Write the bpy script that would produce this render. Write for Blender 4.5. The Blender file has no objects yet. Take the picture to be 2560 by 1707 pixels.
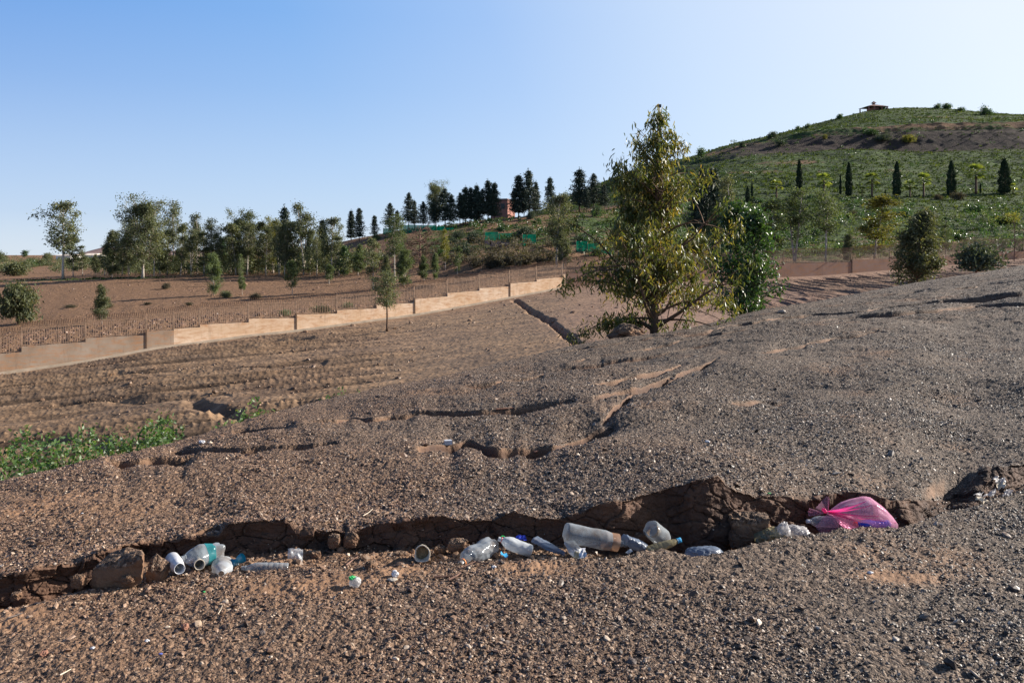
import bpy, math
import numpy as np
from mathutils import Vector, Matrix
R = math.radians
# ------------------------------------------------------------------ camera, sky, sun, exposure
F, VH, CZ = 2133.0, 648.0, 1.6          # focal length and eye level in photo pixels, eye height in metres
SC = bpy.context.scene
cam = bpy.data.objects.new("camera", bpy.data.cameras.new("camera"))
SC.collection.objects.link(cam)
cam.location = (0, 0, CZ); cam.rotation_euler = (R(90), 0, 0)
cam.data.sensor_width = 36.0; cam.data.lens = 36.0 * F / 2560
cam.data.shift_y = -(853.5 - VH) / 2560
cam.data.clip_start = 0.05; cam.data.clip_end = 20000
SC.camera = cam
SUN_AZ, SUN_EL = R(72), R(25)
w = bpy.data.worlds.new("World"); SC.world = w; w.use_nodes = True
nt = w.node_tree
sky = nt.nodes.new("ShaderNodeTexSky"); sky.sky_type = 'NISHITA'; sky.sun_disc = False
sky.sun_elevation = SUN_EL; sky.sun_rotation = SUN_AZ; sky.altitude = 300; sky.air_density = 1.0; sky.dust_density = 1.0; sky.ozone_density = 2.0
EXPO = 1.12
SD = Vector((math.sin(SUN_AZ) * math.cos(SUN_EL), math.cos(SUN_AZ) * math.cos(SUN_EL), math.sin(SUN_EL)))
# the clear sky's own colours: whiter round the sun and along the horizon, deeper overhead
_t = nt.nodes.new("ShaderNodeTexCoord"); _d = nt.nodes.new("ShaderNodeVectorMath"); _d.operation = 'DOT_PRODUCT'; _d.inputs[1].default_value = SD
nt.links.new(_t.outputs["Generated"], _d.inputs[0])
_s = nt.nodes.new("ShaderNodeSeparateXYZ"); nt.links.new(_t.outputs["Generated"], _s.inputs[0])
def _ramp(src, lo, hi, stops):
    m = nt.nodes.new("ShaderNodeMapRange"); m.inputs[1].default_value = lo; m.inputs[2].default_value = hi; nt.links.new(src, m.inputs[0])
    r = nt.nodes.new("ShaderNodeValToRGB"); e = r.color_ramp.elements
    while len(e) < len(stops): e.new(.5)
    for x, (p, c) in zip(e, stops): x.position = p; x.color = tuple(c) + (1,)
    nt.links.new(m.outputs[0], r.inputs[0]); return r.outputs[0]
def _mix(f, a_, b_, mode='MIX'):
    n = nt.nodes.new("ShaderNodeMix"); n.data_type = 'RGBA'; n.blend_type = mode
    for s_, v_ in ((n.inputs[0], f), (n.inputs[6], a_), (n.inputs[7], b_)):
        if isinstance(v_, bpy.types.NodeSocket): nt.links.new(v_, s_)
        else: s_.default_value = v_
    return n.outputs[2]
base = _ramp(_d.outputs["Value"], -1, 1, [(0, (.03, .20, .66)), (.42, (.05, .27, .76)), (.58, (.14, .39, .86)), (.68, (.31, .52, .92)), (.77, (.60, .74, .97)), (.87, (.86, .91, 1)), (1, (1, 1, 1))])
hz = _ramp(_s.outputs[2], 0, 1, [(0, (1, 1, 1)), (.05, (.68,) * 3), (.12, (.50,) * 3), (.19, (.30,) * 3), (.27, (.14,) * 3), (.45, (.03,) * 3), (1, (0, 0, 0))])
zen = _ramp(_s.outputs[2], 0, 1, [(0, (1, 1, 1)), (.33, (1, 1, 1)), (.55, (.42, .45, .5)), (1, (.22, .26, .32))])
cus = _mix(1.0, _mix(hz, base, (.71, .82, .95, 1)), zen, 'MULTIPLY')
cus = _mix(1.0, cus, (2 ** -EXPO,) * 3 + (1,), 'MULTIPLY')
nis = _mix(1.0, sky.outputs[0], (.10, .10, .10, 1), 'MULTIPLY')
nt.links.new(_mix(0.85, nis, cus), nt.nodes["Background"].inputs[0]); nt.nodes["Background"].inputs[1].default_value = 1.0
sun = bpy.data.objects.new("sun", bpy.data.lights.new("sun", 'SUN'))
sun.data.energy = 5.0; sun.data.angle = R(0.5); sun.data.color = (1.0, 0.93, 0.83)
sun.rotation_euler = SD.to_track_quat('Z', 'Y').to_euler(); sun.location = (30, 10, 30)
SC.collection.objects.link(sun)
SC.view_settings.view_transform = 'Standard'; SC.view_settings.look = 'None'
SC.view_settings.exposure = EXPO; SC.view_settings.gamma = 1.0
SC.cycles.max_bounces = 8; SC.cycles.diffuse_bounces = 2; SC.cycles.transparent_max_bounces = 24
SC.cycles.sample_clamp_indirect = 4.0

# ------------------------------------------------------------------ numpy noise
def _h(ix, iy, iz, seed):
    n = (ix.astype(np.int64) * 374761393 + iy.astype(np.int64) * 668265263 + iz.astype(np.int64) * 2147483647 + seed * 1274126177) & 0xFFFFFFFF
    n = ((n ^ (n >> 13)) * 1274126177) & 0xFFFFFFFF
    n = ((n ^ (n >> 16)) * 2246822519) & 0xFFFFFFFF
    return ((n ^ (n >> 15)) & 0xFFFFFF) / float(0xFFFFFF)
def vnoise(x, y, z=None, seed=0):
    x = np.asarray(x, float); y = np.asarray(y, float)
    fx, fy = np.floor(x), np.floor(y); tx, ty = x - fx, y - fy
    tx = tx * tx * (3 - 2 * tx); ty = ty * ty * (3 - 2 * ty)
    def lay(k):
        a = _h(fx, fy, k, seed); b = _h(fx + 1, fy, k, seed); c = _h(fx, fy + 1, k, seed); d = _h(fx + 1, fy + 1, k, seed)
        return (a * (1 - tx) + b * tx) * (1 - ty) + (c * (1 - tx) + d * tx) * ty
    if z is None:
        return lay(np.zeros_like(fx)) * 2 - 1
    z = np.asarray(z, float) + 0 * x; fz = np.floor(z); tz = z - fz; tz = tz * tz * (3 - 2 * tz)
    return (lay(fz) * (1 - tz) + lay(fz + 1) * tz) * 2 - 1
def fbm(x, y, z=None, oct=4, seed=0, gain=0.5):
    s = 0; a = 1.0; t = 0
    for i in range(oct):
        k = 2.03 ** i
        s = s + a * vnoise(x * k + 17.3 * i, y * k - 9.1 * i, None if z is None else z * k + 3.7 * i, seed + i); t += a; a *= gain
    return s / t
def worley(x, y, seed=0):
    x = np.asarray(x, float); y = np.asarray(y, float)
    fx, fy = np.floor(x), np.floor(y); f1 = np.full(x.shape, 9.0); f2 = f1.copy(); cid = np.zeros(x.shape)
    zz = np.zeros_like(fx)
    for i in (-1, 0, 1):
        for j in (-1, 0, 1):
            cx, cy = fx + i, fy + j
            d = (cx + _h(cx, cy, zz, seed) - x) ** 2 + (cy + _h(cx, cy, zz + 7, seed) - y) ** 2
            hid = _h(cx, cy, zz + 13, seed)
            n = d < f1
            f2 = np.where(n, f1, np.minimum(f2, d)); cid = np.where(n, hid, cid); f1 = np.where(n, d, f1)
    return np.sqrt(f1), np.sqrt(f2), cid
def sstep(a, b, x):
    t = np.clip((x - a) / (b - a), 0, 1); return t * t * (3 - 2 * t)

# ------------------------------------------------------------------ object helpers
def tag(o, label=None, cat=None, group=None, kind=None):
    if label: o["label"] = label
    if cat: o["category"] = cat
    if group: o["group"] = group
    if kind: o["kind"] = kind
    return o
def link(o, parent=None):
    SC.collection.objects.link(o)
    if parent is not None: o.parent = parent
    return o
def empty(name, loc=(0, 0, 0), rz=0.0):
    o = bpy.data.objects.new(name, None); o.empty_display_size = 0.1
    o.location = loc; o.rotation_euler = (0, 0, rz); return link(o)
def np_mesh(name, V, quads=None, tris=None, smooth=False, attrs=None, fattrs=None):
    me = bpy.data.meshes.new(name)
    V = np.asarray(V, np.float32).reshape(-1, 3)
    me.vertices.add(len(V)); me.vertices.foreach_set("co", V.ravel())
    parts = []; tot = []
    if quads is not None and len(quads):
        q = np.asarray(quads, np.int32).reshape(-1, 4); parts.append(q.ravel()); tot.append(np.full(len(q), 4, np.int32))
    if tris is not None and len(tris):
        t = np.asarray(tris, np.int32).reshape(-1, 3); parts.append(t.ravel()); tot.append(np.full(len(t), 3, np.int32))
    L = np.concatenate(parts); T = np.concatenate(tot); S = np.concatenate([[0], np.cumsum(T)[:-1]]).astype(np.int32)
    me.loops.add(len(L)); me.loops.foreach_set("vertex_index", L)
    me.polygons.add(len(T)); me.polygons.foreach_set("loop_start", S); me.polygons.foreach_set("loop_total", T)
    me.polygons.foreach_set("use_smooth", np.full(len(T), smooth, bool))
    for d, dom in ((attrs, 'POINT'), (fattrs, 'FACE')):
        for k, v in (d or {}).items():
            a = me.attributes.new(k, 'FLOAT', dom); a.data.foreach_set("value", np.asarray(v, np.float32).ravel())
    me.update(); me.validate()
    return me
def grid_quads(nr, nc):
    i = np.arange(nr - 1)[:, None] * nc + np.arange(nc - 1)[None, :]
    return np.stack([i, i + 1, i + 1 + nc, i + nc], -1).reshape(-1, 4)
class MB:
    """collects verts and faces of one mesh"""
    def __init__(s): s.v = []; s.q = []; s.t = []; s.n = 0
    def add(s, V, Q=None, T=None):
        V = np.asarray(V, float).reshape(-1, 3)
        if Q is not None and len(Q): s.q.append(np.asarray(Q).reshape(-1, 4) + s.n)
        if T is not None and len(T): s.t.append(np.asarray(T).reshape(-1, 3) + s.n)
        s.v.append(V); s.n += len(V)
    def box(s, c, d, rz=0.0, M=None):
        V = np.array([[x, y, z] for z in (-.5, .5) for y in (-.5, .5) for x in (-.5, .5)]) * np.array(d)
        if M is not None: V = V @ np.array(M.to_3x3()).T
        if rz:
            c_, s_ = math.cos(rz), math.sin(rz); V = V @ np.array([[c_, s_, 0], [-s_, c_, 0], [0, 0, 1]])
        s.add(V + np.array(c), [[0, 2, 3, 1], [4, 5, 7, 6], [0, 1, 5, 4], [2, 6, 7, 3], [0, 4, 6, 2], [1, 3, 7, 5]])
    def tube(s, P, r, n=6, cap=True):
        P = np.asarray(P, float); m = len(P); r = np.broadcast_to(np.asarray(r, float), (m,))
        T = np.gradient(P, axis=0); T /= np.linalg.norm(T, axis=1)[:, None] + 1e-9
        up = np.where(np.abs(T[:, 2:3]) < 0.9, np.array([[0, 0, 1.]]), np.array([[1., 0, 0]]))
        A = np.cross(T, up); A /= np.linalg.norm(A, axis=1)[:, None] + 1e-9
        for i in range(1, m):
            a = A[i - 1] - T[i] * np.dot(A[i - 1], T[i]); A[i] = a / (np.linalg.norm(a) + 1e-9)
        B = np.cross(T, A); th = np.arange(n) * 2 * np.pi / n
        V = P[:, None, :] + r[:, None, None] * (np.cos(th)[None, :, None] * A[:, None, :] + np.sin(th)[None, :, None] * B[:, None, :])
        i = np.arange(m - 1)[:, None] * n + np.arange(n)[None, :]; j = np.arange(m - 1)[:, None] * n + (np.arange(n)[None, :] + 1) % n
        Q = np.stack([i, j, j + n, i + n], -1).reshape(-1, 4)
        V = V.reshape(-1, 3); Tt = []
        if cap:
            V = np.vstack([V, P[0], P[-1]]); k = m * n
            for a in range(n):
                Tt.append([k, (a + 1) % n, a]); Tt.append([k + 1, (m - 1) * n + a, (m - 1) * n + (a + 1) % n])
        s.add(V, Q, Tt)
    def lathe(s, prof, n=20, M=None, fn=None, cap=True):
        prof = np.asarray(prof, float); m = len(prof); th = np.arange(n) * 2 * np.pi / n
        V = np.stack([prof[:, 1:2] * np.cos(th), prof[:, 1:2] * np.sin(th), np.repeat(prof[:, 0:1], n, 1)], -1).reshape(-1, 3)
        if fn is not None: V = fn(V)
        i = np.arange(m - 1)[:, None] * n + np.arange(n)[None, :]; j = np.arange(m - 1)[:, None] * n + (np.arange(n)[None, :] + 1) % n
        Q = np.stack([i, j, j + n, i + n], -1).reshape(-1, 4); Tt = []
        if cap:
            k = len(V); c0 = V[:n].mean(0)
            V = np.vstack([V, c0])
            for a in range(n): Tt.append([k, (a + 1) % n, a])
        if M is not None:
            A = np.array(M); V = V @ A[:3, :3].T + A[:3, 3]
        s.add(V, Q, Tt)
    def mesh(s, name, smooth=False, fattrs=None):
        return np_mesh(name, np.vstack(s.v), np.vstack(s.q) if s.q else None, np.vstack(s.t) if s.t else None, smooth, None, fattrs)
    def build(s, name, mat, parent=None, smooth=False, fattrs=None):
        me = s.mesh(name, smooth, fattrs); me.materials.append(mat)
        return link(bpy.data.objects.new(name, me), parent)
def mobj(name, me, mat, parent=None, loc=None):
    if mat is not None and not len(me.materials): me.materials.append(mat)
    o = link(bpy.data.objects.new(name, me), parent)
    if loc is not None: o.location = loc
    return o

# ------------------------------------------------------------------ materials
def new_mat(name):
    m = bpy.data.materials.new(name); m.use_nodes = True; nt = m.node_tree
    return m, nt, nt.nodes["Principled BSDF"]
def N(nt, t, **k):
    n = nt.nodes.new(t)
    for a, b in k.items():
        if hasattr(n, a): setattr(n, a, b)
    return n
def val(nt, sock, v):
    if hasattr(v, "is_linked") or isinstance(v, bpy.types.NodeSocket): nt.links.new(v, sock)
    else: sock.default_value = v
def mixc(nt, fac, a, b, mode='MIX'):
    n = nt.nodes.new("ShaderNodeMix"); n.data_type = 'RGBA'; n.blend_type = mode
    for s, v in ((n.inputs[0], fac), (n.inputs[6], a), (n.inputs[7], b)):
        if not isinstance(v, bpy.types.NodeSocket) and not np.isscalar(v): v = tuple(v) + ((1.0,) if len(v) == 3 else ())
        val(nt, s, v)
    return n.outputs[2]
def ramp(nt, fac, stops, interp='LINEAR'):
    n = nt.nodes.new("ShaderNodeValToRGB"); n.color_ramp.interpolation = interp; e = n.color_ramp.elements
    while len(e) < len(stops): e.new(0.5)
    for x, (p, c) in zip(e, stops):
        x.position = p; x.color = tuple(c) + (1,) if not np.isscalar(c) else (c, c, c, 1)
    nt.links.new(fac, n.inputs[0]); return n.outputs[0]
def noise(nt, scale, detail=4, vec=None, rough=0.5, dist=0.0):
    n = nt.nodes.new("ShaderNodeTexNoise"); n.inputs["Scale"].default_value = scale; n.inputs["Detail"].default_value = detail
    n.inputs["Roughness"].default_value = rough; n.inputs["Distortion"].default_value = dist
    if vec is not None: nt.links.new(vec, n.inputs["Vector"])
    return n.outputs[0]
def voro(nt, scale, vec=None, feature='F1'):
    n = nt.nodes.new("ShaderNodeTexVoronoi"); n.feature = feature; n.inputs["Scale"].default_value = scale
    if vec is not None: nt.links.new(vec, n.inputs["Vector"])
    return n
def coord(nt, stretch=None):
    c = nt.nodes.new("ShaderNodeTexCoord").outputs["Object"]
    if stretch:
        m = nt.nodes.new("ShaderNodeMapping"); m.inputs["Scale"].default_value = stretch; nt.links.new(c, m.inputs[0]); c = m.outputs[0]
    return c
def attr(nt, name, t='GEOMETRY'):
    n = nt.nodes.new("ShaderNodeAttribute"); n.attribute_name = name; n.attribute_type = t; return n.outputs["Fac"]
def bump(nt, bs, h, strength, dist):
    b = nt.nodes.new("ShaderNodeBump"); b.inputs["Strength"].default_value = strength; b.inputs["Distance"].default_value = dist
    nt.links.new(h, b.inputs["Height"]); nt.links.new(b.outputs[0], bs.inputs["Normal"])
def simple(name, col, rough=0.7, spec=0.3, var=0.15, scale=8.0, bmp=0.0, metal=0.0):
    m, nt, b = new_mat(name); c = coord(nt); n = noise(nt, scale, 5, c)
    col = np.array(col)
    b.inputs["Roughness"].default_value = rough; b.inputs["Specular IOR Level"].default_value = spec; b.inputs["Metallic"].default_value = metal
    nt.links.new(ramp(nt, n, [(0.3, np.clip(col * (1 - var), 0, 1)), (0.7, np.clip(col * (1 + var), 0, 1))]), b.inputs["Base Color"])
    if bmp: bump(nt, b, n, bmp, 0.02)
    return m
def leafmat(name, cols, rough=0.42, trans=0.35, spec=0.5):
    """cols: list of leaf colours picked by each leaf's own tint"""
    m, nt, b = new_mat(name)
    t = attr(nt, "tint"); st = [(i / (len(cols) - 1), c) for i, c in enumerate(cols)]
    col = ramp(nt, t, st)
    oi = nt.nodes.new("ShaderNodeObjectInfo")
    hs = nt.nodes.new("ShaderNodeHueSaturation"); mr = nt.nodes.new("ShaderNodeMapRange")
    mr.inputs[3].default_value = 0.8; mr.inputs[4].default_value = 1.2
    nt.links.new(oi.outputs["Random"], mr.inputs[0]); nt.links.new(mr.outputs[0], hs.inputs["Value"]); nt.links.new(col, hs.inputs["Color"])
    col = hs.outputs[0]
    nt.links.new(col, b.inputs["Base Color"]); b.inputs["Roughness"].default_value = rough; b.inputs["Specular IOR Level"].default_value = spec
    tr = nt.nodes.new("ShaderNodeBsdfTranslucent"); nt.links.new(mixc(nt, 1.0, col, (1.5, 1.45, 0.7), 'MULTIPLY'), tr.inputs[0])
    mx = nt.nodes.new("ShaderNodeMixShader"); mx.inputs[0].default_value = trans
    nt.links.new(b.outputs[0], mx.inputs[1]); nt.links.new(tr.outputs[0], mx.inputs[2])
    nt.links.new(mx.outputs[0], nt.nodes["Material Output"].inputs[0])
    return m
def filmmat(name, col, clear=0.5, rough=0.15, transl=0.3, spec=0.6, dirt=0.0, fold=30):
    """thin plastic film or bottle wall: partly see-through, glossy, glows against the sun"""
    m, nt, b = new_mat(name); c = coord(nt)
    n = noise(nt, fold, 3, c); n2 = noise(nt, 9, 4, c)
    base = mixc(nt, ramp(nt, n2, [(0.5, 0.0), (0.72, dirt)]), col, (0.25, 0.15, 0.08))
    nt.links.new(base, b.inputs["Base Color"]); b.inputs["Roughness"].default_value = rough; b.inputs["Specular IOR Level"].default_value = spec
    bump(nt, b, n, 0.5, 0.004)
    tl = nt.nodes.new("ShaderNodeBsdfTranslucent"); nt.links.new(base, tl.inputs[0])
    m1 = nt.nodes.new("ShaderNodeMixShader"); m1.inputs[0].default_value = transl
    nt.links.new(b.outputs[0], m1.inputs[1]); nt.links.new(tl.outputs[0], m1.inputs[2])
    tp = nt.nodes.new("ShaderNodeBsdfTransparent")
    tp.inputs[0].default_value = tuple(1 - (1 - x) * 0.55 for x in col) + (1,)
    lw = nt.nodes.new("ShaderNodeLayerWeight"); lw.inputs[0].default_value = 0.35
    mr = nt.nodes.new("ShaderNodeMapRange"); mr.inputs[3].default_value = clear; mr.inputs[4].default_value = clear * 0.35
    nt.links.new(lw.outputs["Facing"], mr.inputs[0])
    m2 = nt.nodes.new("ShaderNodeMixShader"); nt.links.new(mr.outputs[0], m2.inputs[0])
    nt.links.new(m1.outputs[0], m2.inputs[1]); nt.links.new(tp.outputs[0], m2.inputs[2])
    nt.links.new(m2.outputs[0], nt.nodes["Material Output"].inputs[0])
    return m

def near_ground_mat():
    m, nt, b = new_mat("gravelly_earth"); c = coord(nt)
    big = noise(nt, 0.7, 5, c, 0.6); med = noise(nt, 3.0, 5, c, 0.65)
    v1 = voro(nt, 75, c); v2 = voro(nt, 38, c); fine = noise(nt, 120, 3, c)
    soil = mixc(nt, ramp(nt, med, [(0.35, 0), (0.7, 1)]), (0.15, 0.082, 0.045), (0.29, 0.165, 0.092))
    chips = ramp(nt, v1.outputs["Color"], [(0.0, (0.022, 0.014, 0.011)), (0.35, (0.07, 0.042, 0.028)), (0.6, (0.17, 0.10, 0.06)), (0.85, (0.27, 0.175, 0.115)), (1.0, (0.38, 0.28, 0.20))])
    chipg = ramp(nt, v1.outputs["Color"], [(0.0, (0.018, 0.014, 0.013)), (0.4, (0.055, 0.043, 0.035)), (0.7, (0.135, 0.104, 0.08)), (1.0, (0.33, 0.27, 0.215))])
    grey = attr(nt, "grey")
    chips = mixc(nt, grey, chips, chipg)
    bare = nt.nodes.new("ShaderNodeMath"); bare.operation = 'ADD'
    nt.links.new(ramp(nt, big, [(0.56, 0), (0.72, 0.75)]), bare.inputs[0]); nt.links.new(attr(nt, "bare"), bare.inputs[1]); bare.use_clamp = True
    bare2 = nt.nodes.new("ShaderNodeMath"); bare2.operation = 'MULTIPLY_ADD'; bare2.inputs[1].default_value = 0.9; bare2.inputs[2].default_value = 0.1; bare2.use_clamp = True
    nt.links.new(bare.outputs[0], bare2.inputs[0])
    col = mixc(nt, bare2.outputs[0], chips, soil)
    col = mixc(nt, attr(nt, 'subsoil'), col, mixc(nt, ramp(nt, med, [(0.35, 0), (0.7, 1)]), (0.055, 0.028, 0.018), (0.115, 0.06, 0.036)))  # shade painted into the colour: steep clay faces go dark brown
    nt.links.new(col, b.inputs["Base Color"]); b.inputs["Roughness"].default_value = 0.85; b.inputs["Specular IOR Level"].default_value = 0.35
    a1 = nt.nodes.new("ShaderNodeMath"); a1.operation = 'MULTIPLY_ADD'; a1.inputs[1].default_value = 0.5
    nt.links.new(v1.outputs["Distance"], a1.inputs[0]); nt.links.new(v2.outputs["Distance"], a1.inputs[2])
    inv = nt.nodes.new("ShaderNodeMath"); inv.operation = 'MULTIPLY_ADD'; inv.inputs[1].default_value = -1.0
    nt.links.new(a1.outputs[0], inv.inputs[0]); nt.links.new(fine, inv.inputs[2])
    bm = nt.nodes.new("ShaderNodeBump"); bm.inputs["Distance"].default_value = 0.02
    sm = nt.nodes.new("ShaderNodeMapRange"); sm.inputs[3].default_value = 0.9; sm.inputs[4].default_value = 0.3
    nt.links.new(bare2.outputs[0], sm.inputs[0]); nt.links.new(sm.outputs[0], bm.inputs["Strength"])
    nt.links.new(inv.outputs[0], bm.inputs["Height"]); nt.links.new(bm.outputs[0], b.inputs["Normal"])
    return m
def field_mat():
    m, nt, b = new_mat("ploughed_earth"); c = coord(nt)
    n1 = noise(nt, 0.12, 5, c, 0.6); n2 = noise(nt, 2.6, 6, coord(nt, (0.4, 1, 1)), 0.75); v = voro(nt, 5.0, c); st = noise(nt, 0.9, 6, coord(nt, (0.25, 1, 1)), 0.7)
    a = ramp(nt, n2, [(0.3, (0.13, 0.078, 0.045)), (0.5, (0.25, 0.155, 0.09)), (0.75, (0.37, 0.245, 0.15))])
    d = ramp(nt, n2, [(0.3, (0.09, 0.058, 0.038)), (0.6, (0.175, 0.115, 0.075)), (0.8, (0.27, 0.18, 0.115))])
    col = mixc(nt, ramp(nt, st, [(0.42, 0), (0.62, 1)]), a, d)
    col = mixc(nt, attr(nt, 'turned'), col, mixc(nt, ramp(nt, n2, [(0.35, 0), (0.65, 1)]), (0.03, 0.02, 0.013), (0.11, 0.066, 0.038)))  # furrow troughs darker: painted shade together with the tone of turned soil
    red = mixc(nt, ramp(nt, n2, [(0.3, 0), (0.7, 1)]), (0.13, 0.075, 0.052), (0.26, 0.16, 0.115))
    col = mixc(nt, attr(nt, "red"), col, red)
    nt.links.new(col, b.inputs["Base Color"]); b.inputs["Roughness"].default_value = 0.92; b.inputs["Specular IOR Level"].default_value = 0.2
    ad = nt.nodes.new("ShaderNodeMath"); ad.operation = 'ADD'; nt.links.new(n2, ad.inputs[0]); nt.links.new(v.outputs["Distance"], ad.inputs[1])
    bump(nt, b, ad.outputs[0], 0.6, 0.05)
    return m
def hill_mat():
    m, nt, b = new_mat("hill_earth_and_grass"); c = coord(nt)
    n1 = noise(nt, 0.05, 6, c, 0.65); n2 = noise(nt, 0.5, 6, c, 0.7); n3 = noise(nt, 3.0, 4, c, 0.7)
    grass = ramp(nt, n2, [(0.3, (0.018, 0.028, 0.015)), (0.45, (0.035, 0.05, 0.022)), (0.6, (0.075, 0.11, 0.032)), (0.8, (0.16, 0.21, 0.05))])
    earth = ramp(nt, n3, [(0.3, (0.11, 0.06, 0.034)), (0.55, (0.20, 0.115, 0.066)), (0.8, (0.30, 0.185, 0.115))])
    g = nt.nodes.new("ShaderNodeMath"); g.operation = 'ADD'
    nt.links.new(attr(nt, "grass"), g.inputs[0]); nt.links.new(ramp(nt, n2, [(0.3, 0.0), (0.75, 0.6)]), g.inputs[1])
    col = mixc(nt, ramp(nt, g.outputs[0], [(0.55, 0), (0.85, 1)]), earth, grass)
    scree = mixc(nt, ramp(nt, n3, [(0.3, 0), (0.7, 1)]), (0.03, 0.023, 0.024), (0.07, 0.045, 0.04))
    col = mixc(nt, attr(nt, "scree"), col, scree)
    nt.links.new(col, b.inputs["Base Color"]); b.inputs["Roughness"].default_value = 0.95; b.inputs["Specular IOR Level"].default_value = 0.15
    bump(nt, b, n3, 0.8, 0.4)
    return m
def wall_mat():
    m, nt, b = new_mat("weathered_render"); c = coord(nt)
    n1 = noise(nt, 0.6, 6, c, 0.65); n2 = noise(nt, 1.6, 6, coord(nt, (1, 1, 4)), 0.7); n3 = noise(nt, 14, 4, c)
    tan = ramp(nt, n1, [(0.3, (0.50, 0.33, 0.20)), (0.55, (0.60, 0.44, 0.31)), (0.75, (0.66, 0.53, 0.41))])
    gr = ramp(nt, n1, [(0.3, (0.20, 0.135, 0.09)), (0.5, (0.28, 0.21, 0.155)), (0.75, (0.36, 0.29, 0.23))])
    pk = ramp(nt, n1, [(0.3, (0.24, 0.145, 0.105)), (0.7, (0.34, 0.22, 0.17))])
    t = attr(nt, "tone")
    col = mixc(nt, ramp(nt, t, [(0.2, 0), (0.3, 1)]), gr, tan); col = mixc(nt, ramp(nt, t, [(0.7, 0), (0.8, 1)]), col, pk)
    col = mixc(nt, ramp(nt, n2, [(0.45, 0), (0.68, 0.75)]), col, (0.36, 0.17, 0.075))
    n4 = noise(nt, 3.5, 5, coord(nt, (1, 1, .12)), 0.75)
    col = mixc(nt, ramp(nt, n4, [(0.55, 0), (0.75, 0.6)]), col, (0.16, 0.11, 0.08))
    nt.links.new(col, b.inputs["Base Color"]); b.inputs["Roughness"].default_value = 0.9; b.inputs["Specular IOR Level"].default_value = 0.2
    bump(nt, b, n3, 0.4, 0.01)
    return m
M = {}
M['near'] = near_ground_mat(); M['field'] = field_mat(); M['hill'] = hill_mat(); M['wall'] = wall_mat()
M['rust'] = simple("rusty_iron", (0.27, 0.175, 0.115), 0.6, 0.4, 0.35, 6)
M['bark'] = simple("brown_bark", (0.12, 0.075, 0.05), 0.85, 0.2, 0.3, 14, 0.4)
M['palebark'] = simple("pale_bark", (0.42, 0.36, 0.30), 0.75, 0.3, 0.4, 3, 0.3)
M['twig'] = simple("dry_twig", (0.17, 0.10, 0.075), 0.9, 0.2, 0.25, 5)
M['clay'] = simple("dry_clay", (0.21, 0.118, 0.072), 0.95, 0.15, 0.4, 22, 0.6)
M['leaf_hero'] = leafmat("olive_gum_leaf", [(0.026, 0.045, 0.014), (0.055, 0.08, 0.02), (0.11, 0.125, 0.03), (0.21, 0.18, 0.045), (0.22, 0.13, 0.03)], 0.42, 0.45, 0.55)
M['leaf_dark'] = leafmat("deep_green_leaf", [(0.018, 0.042, 0.014), (0.035, 0.075, 0.022), (0.08, 0.14, 0.035)], 0.38, 0.35, 0.5)
M['leaf_gum'] = leafmat("grey_green_gum_leaf", [(0.035, 0.044, 0.024), (0.068, 0.083, 0.044), (0.13, 0.145, 0.072), (0.19, 0.165, 0.075)], 0.6, 0.3, 0.25)
M['leaf_young'] = leafmat("fresh_gum_leaf", [(0.045, 0.065, 0.03), (0.085, 0.115, 0.048), (0.16, 0.19, 0.08)], 0.6, 0.35, 0.25)
M['leaf_yel'] = leafmat("yellowing_leaf", [(0.06, 0.075, 0.02), (0.13, 0.13, 0.03), (0.19, 0.16, 0.04)], 0.6, 0.45, 0.25)
M['needle'] = leafmat("dark_needles", [(0.016, 0.027, 0.022), (0.032, 0.05, 0.036), (0.055, 0.075, 0.048)], 0.6, 0.08, 0.25)
M['cypress'] = leafmat("cypress_scales", [(0.014, 0.026, 0.015), (0.026, 0.046, 0.022), (0.045, 0.065, 0.03)], 0.65, 0.05, 0.2)
M['palm'] = leafmat("palm_leaf", [(0.09, 0.13, 0.025), (0.17, 0.21, 0.045), (0.30, 0.30, 0.08)], 0.3, 0.45, 0.9)
M['olive'] = leafmat("silvery_olive_leaf", [(0.035, 0.05, 0.034), (0.06, 0.078, 0.052), (0.10, 0.115, 0.08)], 0.7, 0.2, 0.15)
M['dusk'] = leafmat("brownish_shrub_leaf", [(0.05, 0.045, 0.035), (0.09, 0.075, 0.055), (0.12, 0.11, 0.07)], 0.85, 0.2, 0.1)
M['green'] = leafmat("weed_leaf", [(0.022, 0.05, 0.014), (0.05, 0.105, 0.028), (0.10, 0.18, 0.05), (0.16, 0.16, 0.06)], 0.45, 0.4)
M['tuft'] = leafmat("hill_grass", [(0.016, 0.027, 0.012), (0.032, 0.052, 0.017), (0.068, 0.096, 0.028), (0.12, 0.14, 0.045)], 0.9, 0.3, 0.05)
M['net'] = filmmat("green_net", (0.0, 0.20, 0.115), 0.25, 0.7, 0.35, 0.1)
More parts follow.
